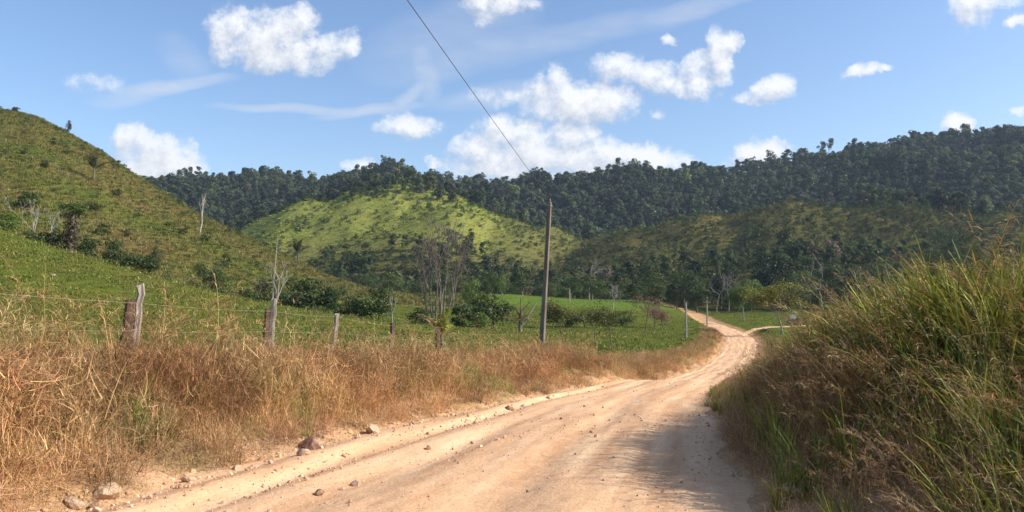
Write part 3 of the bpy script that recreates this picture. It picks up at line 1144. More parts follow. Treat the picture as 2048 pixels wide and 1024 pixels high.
# --- right bank: tall green blades on top, brown nodding stalks towards the road
def bank_right():
    rng = np.random.default_rng(22)
    P, I, S, T, Rt = [], [], [], [], []
    for (y0, y1, step) in ((2.2, 12, .20), (12, 24, .25), (24, 46, .38), (46, 125, .75)):
        X, Y = jitter_grid(0, 75, y0, y1, step, rng)
        u = X - xc(Y)
        d = u - hw(Y)
        dmax = np.interp(Y, [0, 12, 24, 40, 60, 125], [8, 8, 6.5, 4.5, 3.2, 2.4])
        keep = (d > -.10 + .25 * fbm(X * .9, Y * .9, 2)) & (d < dmax) & in_frame(X, Y, 420)
        X, Y, d = X[keep], Y[keep], d[keep]
        n = len(X)
        f = fbm(X * .4 + 3, Y * .4, 3)
        near = smoothstep(7.8, 5.2, Y)
        gsh = np.clip(smoothstep(.8, 2.0, d + .8 * f) * .72 + .10 + .10 * near, 0, .85) * np.interp(Y, [0, 30, 60], [1, .8, .25])
        r = rng.uniform(0, 1, n)
        isg = r < gsh
        low = (~isg) & (rng.uniform(0, 1, n) < smoothstep(.7, .15, d))
        stalk = (~isg) & (~low) & (rng.uniform(0, 1, n) < .62)
        pick = np.where(isg, rng.integers(0, 4, n), np.where(low, 4 + rng.integers(0, 3, n), np.where(stalk, 7 + rng.integers(0, 3, n), 10 + rng.integers(0, 4, n))))
        s = np.where(isg, .92, np.where(stalk, .92, .85)) * rng.uniform(.75, 1.22, n) * np.interp(d, [0, .6, 1.6, 3, 6], [.5, .78, 1.0, 1.12, 1.15])
        s *= (1 + .22 * fbm(X * .3, Y * .3 + 20, 2)) * (1 - .45 * near) * np.interp(Y, [0, 8, 11, 15, 20, 26, 36, 60], [1.0, 1.0, .95, .62, .44, .36, .34, .42])
        g = lerp((.145, .190, .034), (.31, .285, .075), np.clip(rng.uniform(-.2, 1, n) + .4 * f, 0, 1))
        br = lerp((.30, .175, .090), (.40, .275, .140), rng.uniform(0, 1, n))
        dust = (smoothstep(30, 60, Y) * .7)[:, None]
        br = br * (1 - dust) + np.array([.46, .26, .16]) * dust
        c = np.where(isg[:, None], g, br)
        rt = rots(rng, n, .09)
        rt[:, 2] = np.where(stalk, rng.normal(0, .95, n), rt[:, 2])
        z = ground(X, Y)
        P.append(np.stack([X, Y, z], -1))
        I.append(pick)
        S.append(s)
        T.append(jit(rng, c))
        Rt.append(rt)
    n = 26                                         # reddish plumes standing above the crest of the bank
    Y = rng.uniform(6.5, 13, n)
    X = xc(Y) + hw(Y) + rng.uniform(1.8, 4.5, n)
    P.append(np.stack([X, Y, ground(X, Y)], -1))
    I.append(7 + rng.integers(0, 3, n))
    S.append(rng.uniform(.85, 1.15, n) * np.interp(Y, [6.5, 10, 13], [.95, 1.05, .8]))
    T.append(jit(rng, lerp((.36, .17, .085), (.42, .27, .13), rng.uniform(0, 1, n)), .15))
    Rt.append(rots(rng, n, .08))
    P, I, S, T, Rt = map(np.concatenate, (P, I, S, T, Rt))
    scatter('tall_bank_grass', P, BROAD + THATCH + STALK + DRY, I, Rt, scl3(S), T,
            'tall green grass with brown seed stalks on the right bank', 'grass')
    print('bank right', len(P))


# --- pasture
def pasture():
    rng = np.random.default_rng(23)
    P, I, S, T = [], [], [], []
    for (y0, y1, step, sc) in ((7, 24, .42, 1.15), (24, 42, .62, 1.35), (42, 75, 1.0, 1.0), (75, 130, 1.5, 1.15), (130, 240, 2.6, 1.4)):
        xw = y1 * .75 + 8
        X, Y = jitter_grid(-xw, xw, y0, y1, step, rng)
        u = X - xc(Y)
        d = np.abs(u) - hw(Y)
        keep = (d > np.interp(Y, [0, 12, 30, 60, 130], [5.5, 4.5, 3.2, 2.6, 2.2])) & in_frame(X, Y, 150)
        X, Y = X[keep], Y[keep]
        z, am, ts, xp = ground(X, Y, True)
        k = (am == 0) | ((am == 1) & (xp >= 940) & (ts[0] < 1.15))
        t0 = ts[0][k]
        X, Y, z, xp = X[k], Y[k], z[k], xp[k]
        n = len(X)
        f = fbm(X * .08, Y * .08, 3)
        c = lerp((.130, .170, .034), (.225, .215, .060), np.clip(.45 + .9 * f + rng.normal(0, .25, n), 0, 1))
        bright = (xp > 985) & (xp < 1400) & (t0 > .55) & (Y > 140) & (Y < 215)
        c = np.where(bright[:, None], np.array([.15, .225, .045]), c)
        far = Y > 42
        pick = np.where(far, 4, 0) + rng.integers(0, 4, n)
        s = sc * rng.uniform(.6, 1.4, n) * (1 + .5 * np.clip(f, -.5, 1))
        s = np.where(bright, s * .5, s)
        P.append(np.stack([X, Y, z], -1))
        I.append(pick)
        S.append(s)
        T.append(jit(rng, c, .12))
    P, I, S, T = map(np.concatenate, (P, I, S, T))
    scatter('pasture_grass', P, SHORT + PAST, I, rots(rng, len(P), .1), scl3(S, rng.uniform(.7, 1.3, len(P))), T,
            'short green pasture grass over the fields beyond the fence', 'grass')
    print('pasture', len(P))


# --- hill cover
def hills():
    rng = np.random.default_rng(24)
    # left hill tussocks
    X, Y = jitter_grid(-230, 20, 100, 300, 1.25, rng)
    k = in_frame(X, Y, 60)
    X, Y = X[k], Y[k]
    z, am, ts, xp = ground(X, Y, True)
    k = (am == 1) & (ts[0] < 1.06) & (xp < 940)
    X, Y, z, xp = X[k], Y[k], z[k], xp[k]
    n = len(X)
    f = fbm(X * .05, Y * .05, 4)
    c = lerp((.155, .170, .045), (.215, .175, .068), np.clip(.45 + .8 * f + rng.normal(0, .2, n), 0, 1))
    dark = rng.uniform(0, 1, n) < .20
    c = np.where(dark[:, None], np.array([.055, .075, .022]), c)
    s = rng.uniform(.7, 1.5, n) * np.where(dark, .95, 1.0)
    scatter('hill_tussocks', np.stack([X, Y, z], -1), FAR, rng.integers(0, 4, n), rots(rng, n, .12), scl3(s, rng.uniform(.8, 1.5, n)), jit(rng, c, .15),
            'olive and dry tussock grass over the steep left hill', 'grass')
    n0 = n
    # low scrub dotted over all the grassy hills
    P, I, S, T = [], [], [], []
    X, Y = jitter_grid(-230, 20, 100, 300, 4.2, rng)
    k = in_frame(X, Y, 60)
    X, Y = X[k], Y[k]
    z, am, ts, xp = ground(X, Y, True)
    f = fbm(X * .03 + 4, Y * .03, 3)
    k = (am == 1) & (ts[0] < 1.05) & (xp < 940) & (rng.uniform(0, 1, len(X)) < .16 + .55 * smoothstep(.1, .5, f))
    P.append(np.stack([X, Y, z], -1)[k])
    n = k.sum()
    S.append(rng.uniform(.7, 1.7, n) * np.where(rng.uniform(0, 1, n) < .08, 1.6, 1))
    T.append(jit(rng, lerp((.045, .075, .018), (.085, .115, .028), rng.uniform(0, 1, n)), .2))
    # central hill
    X, Y = jitter_grid(-260, 170, 325, 560, 4.6, rng)
    k = in_frame(X, Y, 60)
    X, Y = X[k], Y[k]
    z, am, ts, xp = ground(X, Y, True)
    t = ts[1]
    f = fbm(X * .025 + 14, Y * .06, 3)
    pr = .33 + .55 * smoothstep(.6, .1, t) + .6 * smoothstep(0, .4, f) + .8 * smoothstep(.82, .95, t) * smoothstep(690, 730, xp) * smoothstep(930, 880, xp)
    pr = np.maximum(pr, .65 * smoothstep(960, 1080, xp) * smoothstep(.95, .8, t))
    k = (am == 2) & (t < 1.1) & (rng.uniform(0, 1, len(X)) < pr)
    n = k.sum()
    P.append(np.stack([X, Y, z], -1)[k])
    S.append(rng.uniform(1.1, 3.2, n) * (1 + .5 * smoothstep(.4, .05, t[k])))
    T.append(jit(rng, lerp((.050, .080, .020), (.105, .135, .035), rng.uniform(0, 1, n)), .2))
    # right hill
    X, Y = jitter_grid(10, 420, 215, 520, 3.9, rng)
    k = in_frame(X, Y, 60)
    X, Y = X[k], Y[k]
    z, am, ts, xp = ground(X, Y, True)
    t = ts[2]
    f = fbm(X * .03 + 24, Y * .05, 3)
    pr = .60 + .5 * smoothstep(.0, .4, f) + .4 * smoothstep(1400, 1900, xp) - .42 * smoothstep(.8, .95, t) * smoothstep(1750, 1600, xp)
    pr = pr + .5 * smoothstep(.35, .1, t)
    k = (am == 3) & (t < 1.08) & (rng.uniform(0, 1, len(X)) < pr)
    n = k.sum()
    P.append(np.stack([X, Y, z], -1)[k])
    S.append(rng.uniform(1.2, 3.4, n) * (1 + .6 * smoothstep(.35, .05, t[k])))
    T.append(jit(rng, lerp((.045, .070, .020), (.10, .115, .035), rng.uniform(0, 1, n)), .22))
    P, S, T = map(np.concatenate, (P, S, T))
    n = len(P)
    scatter('hillside_scrub', P, SHRUB, rng.integers(0, 4, n), rots(rng, n, .1), scl3(S, rng.uniform(.7, 1.15, n)), T,
            'dark green low scrub dotted over the grassy hillsides', 'scrub')
    # grass texture on the middle hills
    X, Y = jitter_grid(-270, 420, 215, 560, 3.0, rng)
    k = in_frame(X, Y, 60)
    X, Y = X[k], Y[k]
    z, am, ts, xp = ground(X, Y, True)
    k = ((am == 2) & (ts[1] < 1.05)) | ((am == 3) & (ts[2] < 1.05))
    X, Y, z, xp, am, t2 = X[k], Y[k], z[k], xp[k], am[k], ts[1][k]
    nn = len(X)
    f = fbm(X * .03, Y * .03, 3)
    low = np.clip(smoothstep(.62, .25, t2 + .25 * f) + .7 * smoothstep(930, 1080, xp), 0, 1)
    c = np.where((am == 2)[:, None], lerp((.30, .345, .05), (.17, .165, .06), low), lerp((.115, .125, .038), (.175, .150, .058), np.clip(.5 + f, 0, 1)))
    scatter('hill_grass', np.stack([X, Y, z], -1), FAR, rng.integers(0, 4, nn), rots(rng, nn, .1), scl3(rng.uniform(1.3, 2.6, nn)), jit(rng, c, .15),
            'yellow-green and olive grass over the middle hills', 'grass')
    print('hills', n0, n, nn)


# --- the far woods
def woods():
    rng = np.random.default_rng(25)
    X, Y = jitter_grid(-520, 620, 430, 960, 7.0, rng)
    k = in_frame(X, Y, 100)
    X, Y = X[k], Y[k]
    z, am, ts, xp = ground(X, Y, True)
    f = fbm(X * .02 + 3, Y * .02, 3)
    far = (am == 4) & (ts[3] < 1.06)
    crest = (am == 2) & (ts[1] > .86) & (xp > 690) & (xp < 920) & (rng.uniform(0, 1, len(X)) < .8)
    righttop = (am == 3) & (ts[2] > .80 - .1 * f) & (xp > 1720) & (rng.uniform(0, 1, len(X)) < .8)
    hill2 = (am == 2) & (ts[1] > 1.0)
    k = (far | crest | righttop | hill2) & (rng.uniform(0, 1, len(X)) < .93)
    X, Y, z, f, xp, am = X[k], Y[k], z[k], f[k], xp[k], am[k]
    n = len(X)
    c = lerp((.020, .036, .015), (.115, .145, .058), np.clip(rng.beta(1.6, 2.0, n) + .25 * f, 0, 1))
    odd = rng.uniform(0, 1, n)
    c = np.where((odd < .02)[:, None], np.array([.15, .17, .04]), c)
    c = np.where(((odd > .02) & (odd < .05))[:, None], np.array([.13, .125, .10]), c)
    s = rng.uniform(.62, 1.15, n) * np.where(odd > .96, 1.35, 1.0) * np.where(am != 4, .72, 1.0)
    scatter('hill_forest', np.stack([X, Y, z], -1), WOOD, rng.integers(0, 6, n), rots(rng, n, .05), scl3(s, rng.uniform(.85, 1.2, n)), jit(rng, c, .2),
            'dense dark bluish forest covering the far ridge', 'forest')
    print('woods', n)
    # grassy far ridge behind the left hill has a few trees only; woods at the foot of the hills
    X, Y = jitter_grid(-200, 330, 300, 420, 6.5, rng)
    k = in_frame(X, Y, 100)
    X, Y = X[k], Y[k]
    z, am, ts, xp = ground(X, Y, True)
    f = fbm(X * .025 + 30, Y * .025, 3)
    ok = ((am == 2) & (ts[1] < .34 + .15 * f)) | ((am == 3) & (ts[2] < .42 + .15 * f) & (Y > 300)) | (am == 0)
    k = ok & (rng.uniform(0, 1, len(X)) < .75) & (xp > 640)
    X, Y, z = X[k], Y[k], z[k]
    n = len(X)
    c = lerp((.038, .062, .018), (.085, .110, .032), rng.uniform(0, 1, n))
    odd = rng.uniform(0, 1, n)
    c = np.where((odd < .05)[:, None], np.array([.16, .13, .10]), c)
    scatter('foothill_wood', np.stack([X, Y, z], -1), WOOD, rng.integers(0, 6, n), rots(rng, n, .05), scl3(rng.uniform(.3, .75, n)), jit(rng, c, .2),
            'mixed green wood climbing the foot of the middle hills', 'wood')
    print('foot', n)


verge_left()
bank_right()
pasture()
hills()
woods()
# ------------------------------------------------------------------ individual things
def thing(name, label, cat, loc, rz=0.0, group=None, sc=1.0):
    o = bpy.data.objects.new(name, None)
    COL.objects.link(o)
    o.empty_display_size = .3
    o.location = loc
    o.rotation_euler = (0, 0, rz)
    o.scale = (sc, sc, sc)
    return tag(o, label, cat, group)


def on_row(x, row, lo, hi):
    """the first ground point in pixel column x that is seen at the given row"""
    D = np.linspace(lo, hi, 400)
    X = (x - 1024.0) / F * D
    z = ground(X, D)
    r = HORY - F * z / D
    h = np.nonzero(r <= row)[0]
    i = h[0] if len(h) else int(np.argmin(np.abs(r - row)))
    return (float(X[i]), float(D[i]), float(z[i]))


def rock_mesh(seed, sx=1.0, sy=.8, sz=.6, sub=2):
    import bmesh
    rng = np.random.default_rng(seed)
    bm = bmesh.new()
    bmesh.ops.create_icosphere(bm, subdivisions=sub, radius=.5)
    planes = rng.normal(0, 1, (9, 3))
    planes /= np.linalg.norm(planes, axis=1, keepdims=True)
    dist = rng.uniform(.24, .42, 9)
    for v in bm.verts:
        p = np.array(v.co)
        for q, dd in zip(planes, dist):
            e = p @ q - dd
            if e > 0:
                p = p - q * e
        v.co = p * np.array([sx, sy, sz]) * (1 + rng.normal(0, .02))
    me = bpy.data.meshes.new('rock')
    bm.to_mesh(me)
    bm.free()
    return me


def stone_mat(name, c0, c1):
    m, nt = new_mat(name)
    tc = nt.nodes.new('ShaderNodeTexCoord')
    f = noise(nt, tc.outputs['Object'], 5, 6, .65)
    c = mixc(nt, mrange(nt, f, .35, .65), c0, c1)
    b = nt.nodes.new('ShaderNodeBsdfPrincipled')
    b.inputs['Roughness'].default_value = .9
    b.inputs['Specular IOR Level'].default_value = .15
    nt.links.new(c, b.inputs['Base Color'])
    bm = nt.nodes.new('ShaderNodeBump')
    bm.inputs['Strength'].default_value = .6
    bm.inputs['Distance'].default_value = .05
    nt.links.new(f, bm.inputs['Height'])
    nt.links.new(bm.outputs[0], b.inputs['Normal'])
    o = nt.nodes.new('ShaderNodeOutputMaterial')
    nt.links.new(b.outputs[0], o.inputs['Surface'])
    return m


M_STONE = stone_mat('laterite_stone', (.42, .27, .165), (.66, .49, .345))
M_DSTONE = stone_mat('dark_laterite', (.16, .085, .055), (.50, .31, .20))
M_WSTONE = stone_mat('pale_stone', (.22, .20, .17), (.42, .39, .35))


# ---- fence posts and wire
def post_mesh(seed, w, d, h, slant=.025):
    """a rough split post: uneven squarish section, checked faces, slanted top"""
    rng = np.random.default_rng(seed)
    k, n = 12, 12
    a = np.arange(k) * 2 * np.pi / k + rng.normal(0, .05, k)
    r = 1 / (np.abs(np.cos(a)) ** 4 + np.abs(np.sin(a)) ** 4) ** .25
    r = r * (1 + rng.normal(0, .06, k))
    groove = rng.integers(0, k)
    r[groove] *= .80
    V = []
    for i in range(n + 1):
        t = i / n
        s = (1.04 - .08 * t) * (1 + rng.normal(0, .018))
        j = rng.normal(0, .006, 2)
        for q in range(k):
            rr = r[q] * s * (1 + rng.normal(0, .02))
            x, y = rr * np.cos(a[q]) * w / 2 + j[0], rr * np.sin(a[q]) * d / 2 + j[1]
            V.append((x, y, -.4 + (h + .4) * t + (slant * x / w * 2 + rng.normal(0, .012) if i == n else 0)))
    Q = [(i * k + q, i * k + (q + 1) % k, (i + 1) * k + (q + 1) % k, (i + 1) * k + q) for i in range(n) for q in range(k)]
    V.append((0, 0, h - .01))
    c = len(V) - 1
    me = bpy.data.meshes.new('fence_post')
    me.from_pydata([tuple(map(float, v)) for v in V], [], [list(q) for q in Q] + [[n * k + q, n * k + (q + 1) % k, c] for q in range(k)])
    return me


M_POST = bark_mat('weathered_post', (.22, .17, .135), (.46, .385, .33), 14, .8)
M_POSTD = bark_mat('dark_split_post', (.075, .045, .035), (.20, .125, .09), 14, .8)
POSTS = [  # x top, row top, x base, depth, width, thickness, material, label
    (285, 568, 268, 13.0, .115, .15, M_POST, 'tall pale weathered fence post leaning right, nearest the camera'),
    (264, 598, 247, 13.25, .215, .13, M_POSTD, 'broad dark split post leaning against the nearest pale fence post'),
    (550, 597, 541, 18.0, .125, .15, M_POST, 'pale weathered fence post standing before the bare forked sapling'),
    (537, 617, 531, 18.2, .165, .11, M_POSTD, 'short dark split post beside the second pale fence post'),
    (676, 627, 664, 24.0, .15, .14, M_POST, 'slim leaning fence post, third along the wire from the left'),
    (786, 645, 784, 30.0, .17, .17, M_POSTD, 'dark upright fence post, fourth along the wire from the left'),
    (876, 658, 876, 37.0, .21, .19, M_POSTD, 'stubby dark fence post beside the young palm'),
    (-330, 560, -340, 8.2, .14, .14, M_POST, 'fence post just beyond the left edge of the picture'),
]
post_tops = []
for i, (xt, rt, xb, D, w, d, m, lab) in enumerate(POSTS):
    b = at(xb, D)
    X = (xt - 1024) / F * D
    top = (X, D, (HORY - rt) / F * D)
    h = top[2] - b[2]
    me = post_mesh(40 + i, w, d, h)
    me.materials.append(m)
    o = add_obj('fence_post', me, loc=b, rz=.35)
    o.rotation_euler = (0.02 * (-1) ** i, math.atan2(top[0] - b[0], h), .0)
    o.rotation_mode = 'XYZ'
    me.transform(__import__('mathutils').Matrix.Rotation(.5, 4, 'Z'))
    tag(o, lab, 'fence post', 'posts of the field fence')
    post_tops.append((b, top))


def cable_mesh(name, pts, r, k=5, sag=0.0, seg=10, barbs=0.0, seed=0):
    rng = np.random.default_rng(seed)
    P = []
    for a, b in zip(pts[:-1], pts[1:]):
        a, b = np.array(a, float), np.array(b, float)
        L = np.linalg.norm(b - a)
        for i in range(seg):
            t = i / seg
            q = a * (1 - t) + b * t
            q[2] -= sag * L * 4 * t * (1 - t)
            P.append(q)
    P.append(np.array(pts[-1], float))
    segs = [(P[i], P[i + 1], r, r) for i in range(len(P) - 1)]
    if barbs:
        for i in range(len(P) - 1):
            a, b = P[i], P[i + 1]
            L = np.linalg.norm(b - a)
            for s in np.arange(0, L, barbs):
                c = a + (b - a) * s / L
                for _ in range(2):
                    dv = rng.normal(0, 1, 3)
                    dv /= np.linalg.norm(dv)
                    segs.append((c - dv * .018, c + dv * .018, r * .8, r * .5))
    V, Q = tubes(segs, k)
    return mesh_np(name, V, Q, None, True)


def plain_mat(name, c, rough=.6, metal=0.0, spec=.4, vary=.25, scale=6):
    m, nt = new_mat(name)
    tc = nt.nodes.new('ShaderNodeTexCoord')
    f = noise(nt, tc.outputs['Object'], scale, 5, .6)
    col = mixc(nt, mrange(nt, f, .3, .7), tuple(q * (1 - vary) for q in c), tuple(min(1, q * (1 + vary)) for q in c))
    b = nt.nodes.new('ShaderNodeBsdfPrincipled')
    nt.links.new(col, b.inputs['Base Color'])
    b.inputs['Roughness'].default_value = rough
    b.inputs['Metallic'].default_value = metal
    b.inputs['Specular IOR Level'].default_value = spec
    o = nt.nodes.new('ShaderNodeOutputMaterial')
    nt.links.new(b.outputs[0], o.inputs['Surface'])
    return m


M_WIRE = plain_mat('old_galvanised_wire', (.36, .32, .19), .7, .0)
M_CABLE = plain_mat('aluminium_cable', (.10, .10, .11), .5, .2)
order = [7, 0, 2, 4, 5, 6]
for kx, (dz, lab) in enumerate(((0, 'top strand of barbed wire strung along the field fence'),
                                (.46, 'second strand of barbed wire, half hidden in the grass'))):
    pts = []
    for q in order:
        b, t = post_tops[q]
        row = {7: 555, 0: 606, 2: 622, 4: 633, 5: 651, 6: 664}[q]
        z = (HORY - row) / F * t[1] - dz
        f = (z - b[2]) / (t[2] - b[2])
        pts.append((b[0] + (t[0] - b[0]) * f, t[1] - .10, z))
    pts.append((1.3, 45.5, pts[-1][2] - .55))
    o = add_obj('fence_wire', cable_mesh('fence_wire', pts, .0030, 4, .006, 10, .16, kx))
    o.data.materials.append(M_WIRE)
    tag(o, lab, 'wire', 'strands of the field fence')


# ---- utility poles
def pole_mesh(h, w0, w1, chamfer=.22):
    """tapered squared timber with chamfered arrises and a bevelled head"""
    k = 8
    ang = []
    for q in range(4):
        for s in (-1, 1):
            ang.append((q, s))
    def ring(w, z):
        a = w / 2
        c = a * (1 - chamfer)
        return [(a, -c, z), (a, c, z), (c, a, z), (-c, a, z), (-a, c, z), (-a, -c, z), (-c, -a, z), (c, -a, z)]
    V = []
    n = 10
    rng = np.random.default_rng(3)
    for i in range(n + 1):
        t = i / n
        w = (w0 + (w1 - w0) * t) * (1 + rng.normal(0, .012))
        V += ring(w, -1.2 + (h + 1.2) * t)
    V += ring(w1 * .6, h + .04)
    Q = [(i * k + q, i * k + (q + 1) % k, (i + 1) * k + (q + 1) % k, (i + 1) * k + q) for i in range(n + 1) for q in range(k)]
    me = bpy.data.meshes.new('pole_shaft')
    me.from_pydata(V, [], [list(q) for q in Q] + [[(n + 1) * k + q for q in range(k)]])
    return me


def box_mesh(name, sx, sy, sz, bev=.01):
    import bmesh
    bm = bmesh.new()
    bmesh.ops.create_cube(bm, size=1)
    for v in bm.verts:
        v.co.x *= sx
        v.co.y *= sy
        v.co.z *= sz
    if bev:
        bmesh.ops.bevel(bm, geom=bm.edges[:], offset=bev, segments=1, affect='EDGES')
    me = bpy.data.meshes.new(name)
    bm.to_mesh(me)
    bm.free()
    return me


M_POLE = bark_mat('pole_timber', (.125, .095, .078), (.25, .205, .175), 7, .5)
M_POLEG = bark_mat('pole_grey', (.20, .18, .16), (.34, .31, .28), 7, .5)
M_INS = plain_mat('porcelain', (.30, .16, .10), .25)
M_STEEL = plain_mat('galvanised_steel', (.35, .35, .36), .5, .6)


def utility_pole(label, base, h, w0, w1, rz, lean, mat, arm=False, bracket=True):
    t = thing('utility_pole', label, 'utility pole', base, 0, 'utility poles along the road')
    t.rotation_euler = (0, lean, 0)
    me = pole_mesh(h, w0, w1)
    me.materials.append(mat)
    add_obj('shaft', me, t, rz=rz)
    if bracket:
        b = box_mesh('bracket', w1 + .06, w1 + .06, .05, .006)
        b.materials.append(M_STEEL)
        add_obj('band', b, t, (0, 0, h - .16), rz)
        V, Q = tubes([((0, 0, 0), (0, 0, .05), .03, .05), ((0, 0, .05), (0, 0, .09), .05, .05), ((0, 0, .09), (0, 0, .13), .05, .028), ((0, 0, .13), (0, 0, .17), .036, .03)], 10)
        im = mesh_np('insulator', V, Q, None, True, [M_INS])
        add_obj('insulator', im, t, (0, 0, h + .03))
    if arm:
        am_ = box_mesh('crossarm', 1.5, .09, .11, .008)
        am_.materials.append(mat)
        add_obj('crossarm', am_, t, (0, -.1, h - .35))
        for s in (-.65, .65):
            V, Q = tubes([((0, 0, 0), (0, 0, .14), .05, .04), ((0, 0, .14), (0, 0, .2), .055, .03)], 8)
            add_obj('insulator', mesh_np('insulator', V, Q, None, True, [M_INS]), t, (s, -.1, h - .30))
    return t


pb = at(1081, 37.0)
ptop = ((1100 - 1024) / F * 37.0, 37.0, (HORY - 404) / F * 37.0)
ph = ptop[2] - pb[2]
utility_pole('tall squared timber utility pole standing in the grass beside the road bend', pb, ph, .26, .155, -.40, math.atan2(ptop[0] - pb[0], ph), M_POLE)
for x, D, top, lab, arm in ((1371, 100, 606, 'slender dark utility pole left of the road where it crosses the valley', False),
                            (1413, 150, 601, 'thin utility pole with a crossarm at the far bend of the road', True),
                            (1139, 190, 580, 'short pale utility pole on the bright green strip of pasture', False)):
    b = at(x, D)
    h = (HORY - top) / F * D - b[2]
    utility_pole(lab, b, h, .26 if D < 180 else .34, .18 if D < 180 else .26, .3, .004, M_POLEG if D < 180 else M_GREY, arm, D < 140)
bb = (-7.6, -24.0, gz(-7.6, -24.0))
utility_pole('utility pole behind the camera that carries the wire onward', bb, 7.9, .33, .20, .4, 0, M_POLE)
o = add_obj('power_line', cable_mesh('power_line', [(ptop[0], 37.0, ptop[2] + .18), (-7.6, -24.0, bb[2] + 8.08)], 0.0085, 6, .0035, 40))
o.data.materials.append(M_CABLE)
tag(o, 'single dark power line running from the tall pole up across the sky', 'power line')


# ---- trees
def norm_limbs(seed, H, **kw):
    segs, tips = limbs(seed, H, **kw)
    top = max(s[1][2] for s in segs)
    k = H / top
    segs = [(np.array(a) * k, np.array(b) * k, r0, r1, i) for a, b, r0, r1, i in segs]
    return segs, [t * k for t in tips]


def bare_tree_meshes(seed, H, r, mat, **kw):
    kw.setdefault('levels', 4)
    segs, tips = norm_limbs(seed, H, r=r, **kw)
    th = [s for s in segs if s[4] == 0]
    a = mesh_np('trunk', *tubes(th, 7), None, True, [mat])
    ids = sorted({s[4] for s in segs} - {0})
    b = [mesh_np('limb', *tubes([(s[0], s[1], max(s[2], .012), max(s[3], .009)) for s in segs if s[4] == i], 5), None, True, [mat]) for i in ids]
    return a, b


def bare_tree(name, label, base, H, r, mat, seed, rz=0.0, group=None, **kw):
    a, b = bare_tree_meshes(seed, H, r, mat, **kw)
    t = thing(name, label, 'tree', base, rz, group)
    tr = add_obj('trunk', a, t, (0, 0, -.15))
    for m in b:
        add_obj('limb', m, tr)
    return t


def sparse_tree_meshes(seed, H, r, mat, per=26, sig=.35, size=.10, **kw):
    kw.setdefault('levels', 3)
    segs, tips = norm_limbs(seed, H * .93, r=r, **kw)
    rng = np.random.default_rng(seed + 5)
    T = np.array(tips)
    c = np.repeat(T, per, 0) + rng.normal(0, 1, (len(T) * per, 3)) * np.array([sig, sig, sig * .6])
    V, Q, R = leaves_on(rng, c, np.tile([[0, 0, .7]], (len(c), 1)) + rng.normal(0, .3, c.shape), np.full(len(c), size), .6)
    R[:, 0] = .6 * R[:, 0] + .4 * np.repeat(rng.uniform(0, 1, len(T)), per * 4)
    segs = [(a, b, max(r0, .012), max(r1, .009)) for a, b, r0, r1, i in segs]
    return mesh_np('trunk', *tubes(segs, 6), None, True, [mat]), veg_mesh('crown', V, Q, R, M_VO)


def dense_tree_meshes(seed, H, rx, bf, mat, n_lobes=14, n_leaf=2200, size=.2, lobe=.42):
    V, Q, R = crown_lobes(seed, H, rx, bf, n_lobes, n_leaf, size, lobe)
    segs, tips = norm_limbs(seed + 3, H * .85, r=H * .022 + .03, levels=2, trunk=.45, spread=.4)
    return mesh_np('trunk', *tubes(segs, 6), None, True, [mat]), veg_mesh('crown', V, Q, R, M_VO)


def set_tree(meshes, name, label, cat, base, color, rz=0.0, sc=1.0, group=None, tcolor=None, zs=1.0):
    t = thing(name, label, cat, base, rz, group)
    t.scale = (sc, sc, sc * zs)
    add_obj('trunk' if cat == 'tree' else 'stems', meshes[0], t, (0, 0, -.1))
    add_obj('crown' if cat == 'tree' else 'foliage', meshes[1], t, (0, 0, 0), color=(*color, 1))
    return t


DENSE = [dense_tree_meshes(2000 + s, 10, 3.8 + .5 * (s % 3), (-.02, .05, .0, .22, -.02, .08, .14)[s], (M_BARK, M_BARK, M_GREYB)[s % 3], 14 + 2 * s, 2800, .21) for s in range(7)]
BUSH = [dense_tree_meshes(2100 + s, 3.0, 2.0, -.1, M_BARK, 10 + s, 1500, .13, .46) for s in range(5)]
SPARSE = [sparse_tree_meshes(2200 + s, 4.0, .07, M_BARK, 55, .34, .075, trunk=.34, spread=.55, nb=(2, 4)) for s in range(3)]
OPEN = [sparse_tree_meshes(2300 + s, 8.0, .16, M_GREY, 90, .6, .14, trunk=.36, spread=.75, nb=(3, 4), up=.12) for s in range(3)]

G_DARK, G_MID, G_OLIVE, G_YEL, G_FRESH = (.050, .078, .022), (.078, .112, .028), (.095, .105, .032), (.17, .165, .040), (.11, .165, .030)


def bush(x, row, hpx, label, color, seed, lo=60, hi=180, w=1.0, D=None, cat='bush', kind=None):
    b = at(x, D) if D else on_row(x, row, lo, hi)
    h = hpx / F * b[1]
    if D:                                   # foot hidden behind the grass: the top is what shows
        h = max((row_of(b) - (row - hpx)) / F * D, .35)
    k = (kind or BUSH)
    ref = 11.2 if kind is DENSE else 3.9
    t = set_tree(k[seed % len(k)], 'tree' if cat == 'tree' else 'bush', label, cat, (b[0], b[1], b[2] - .1), color, seed * 1.7, h / ref * w, None, None, 1.0 / w)
    return b, h


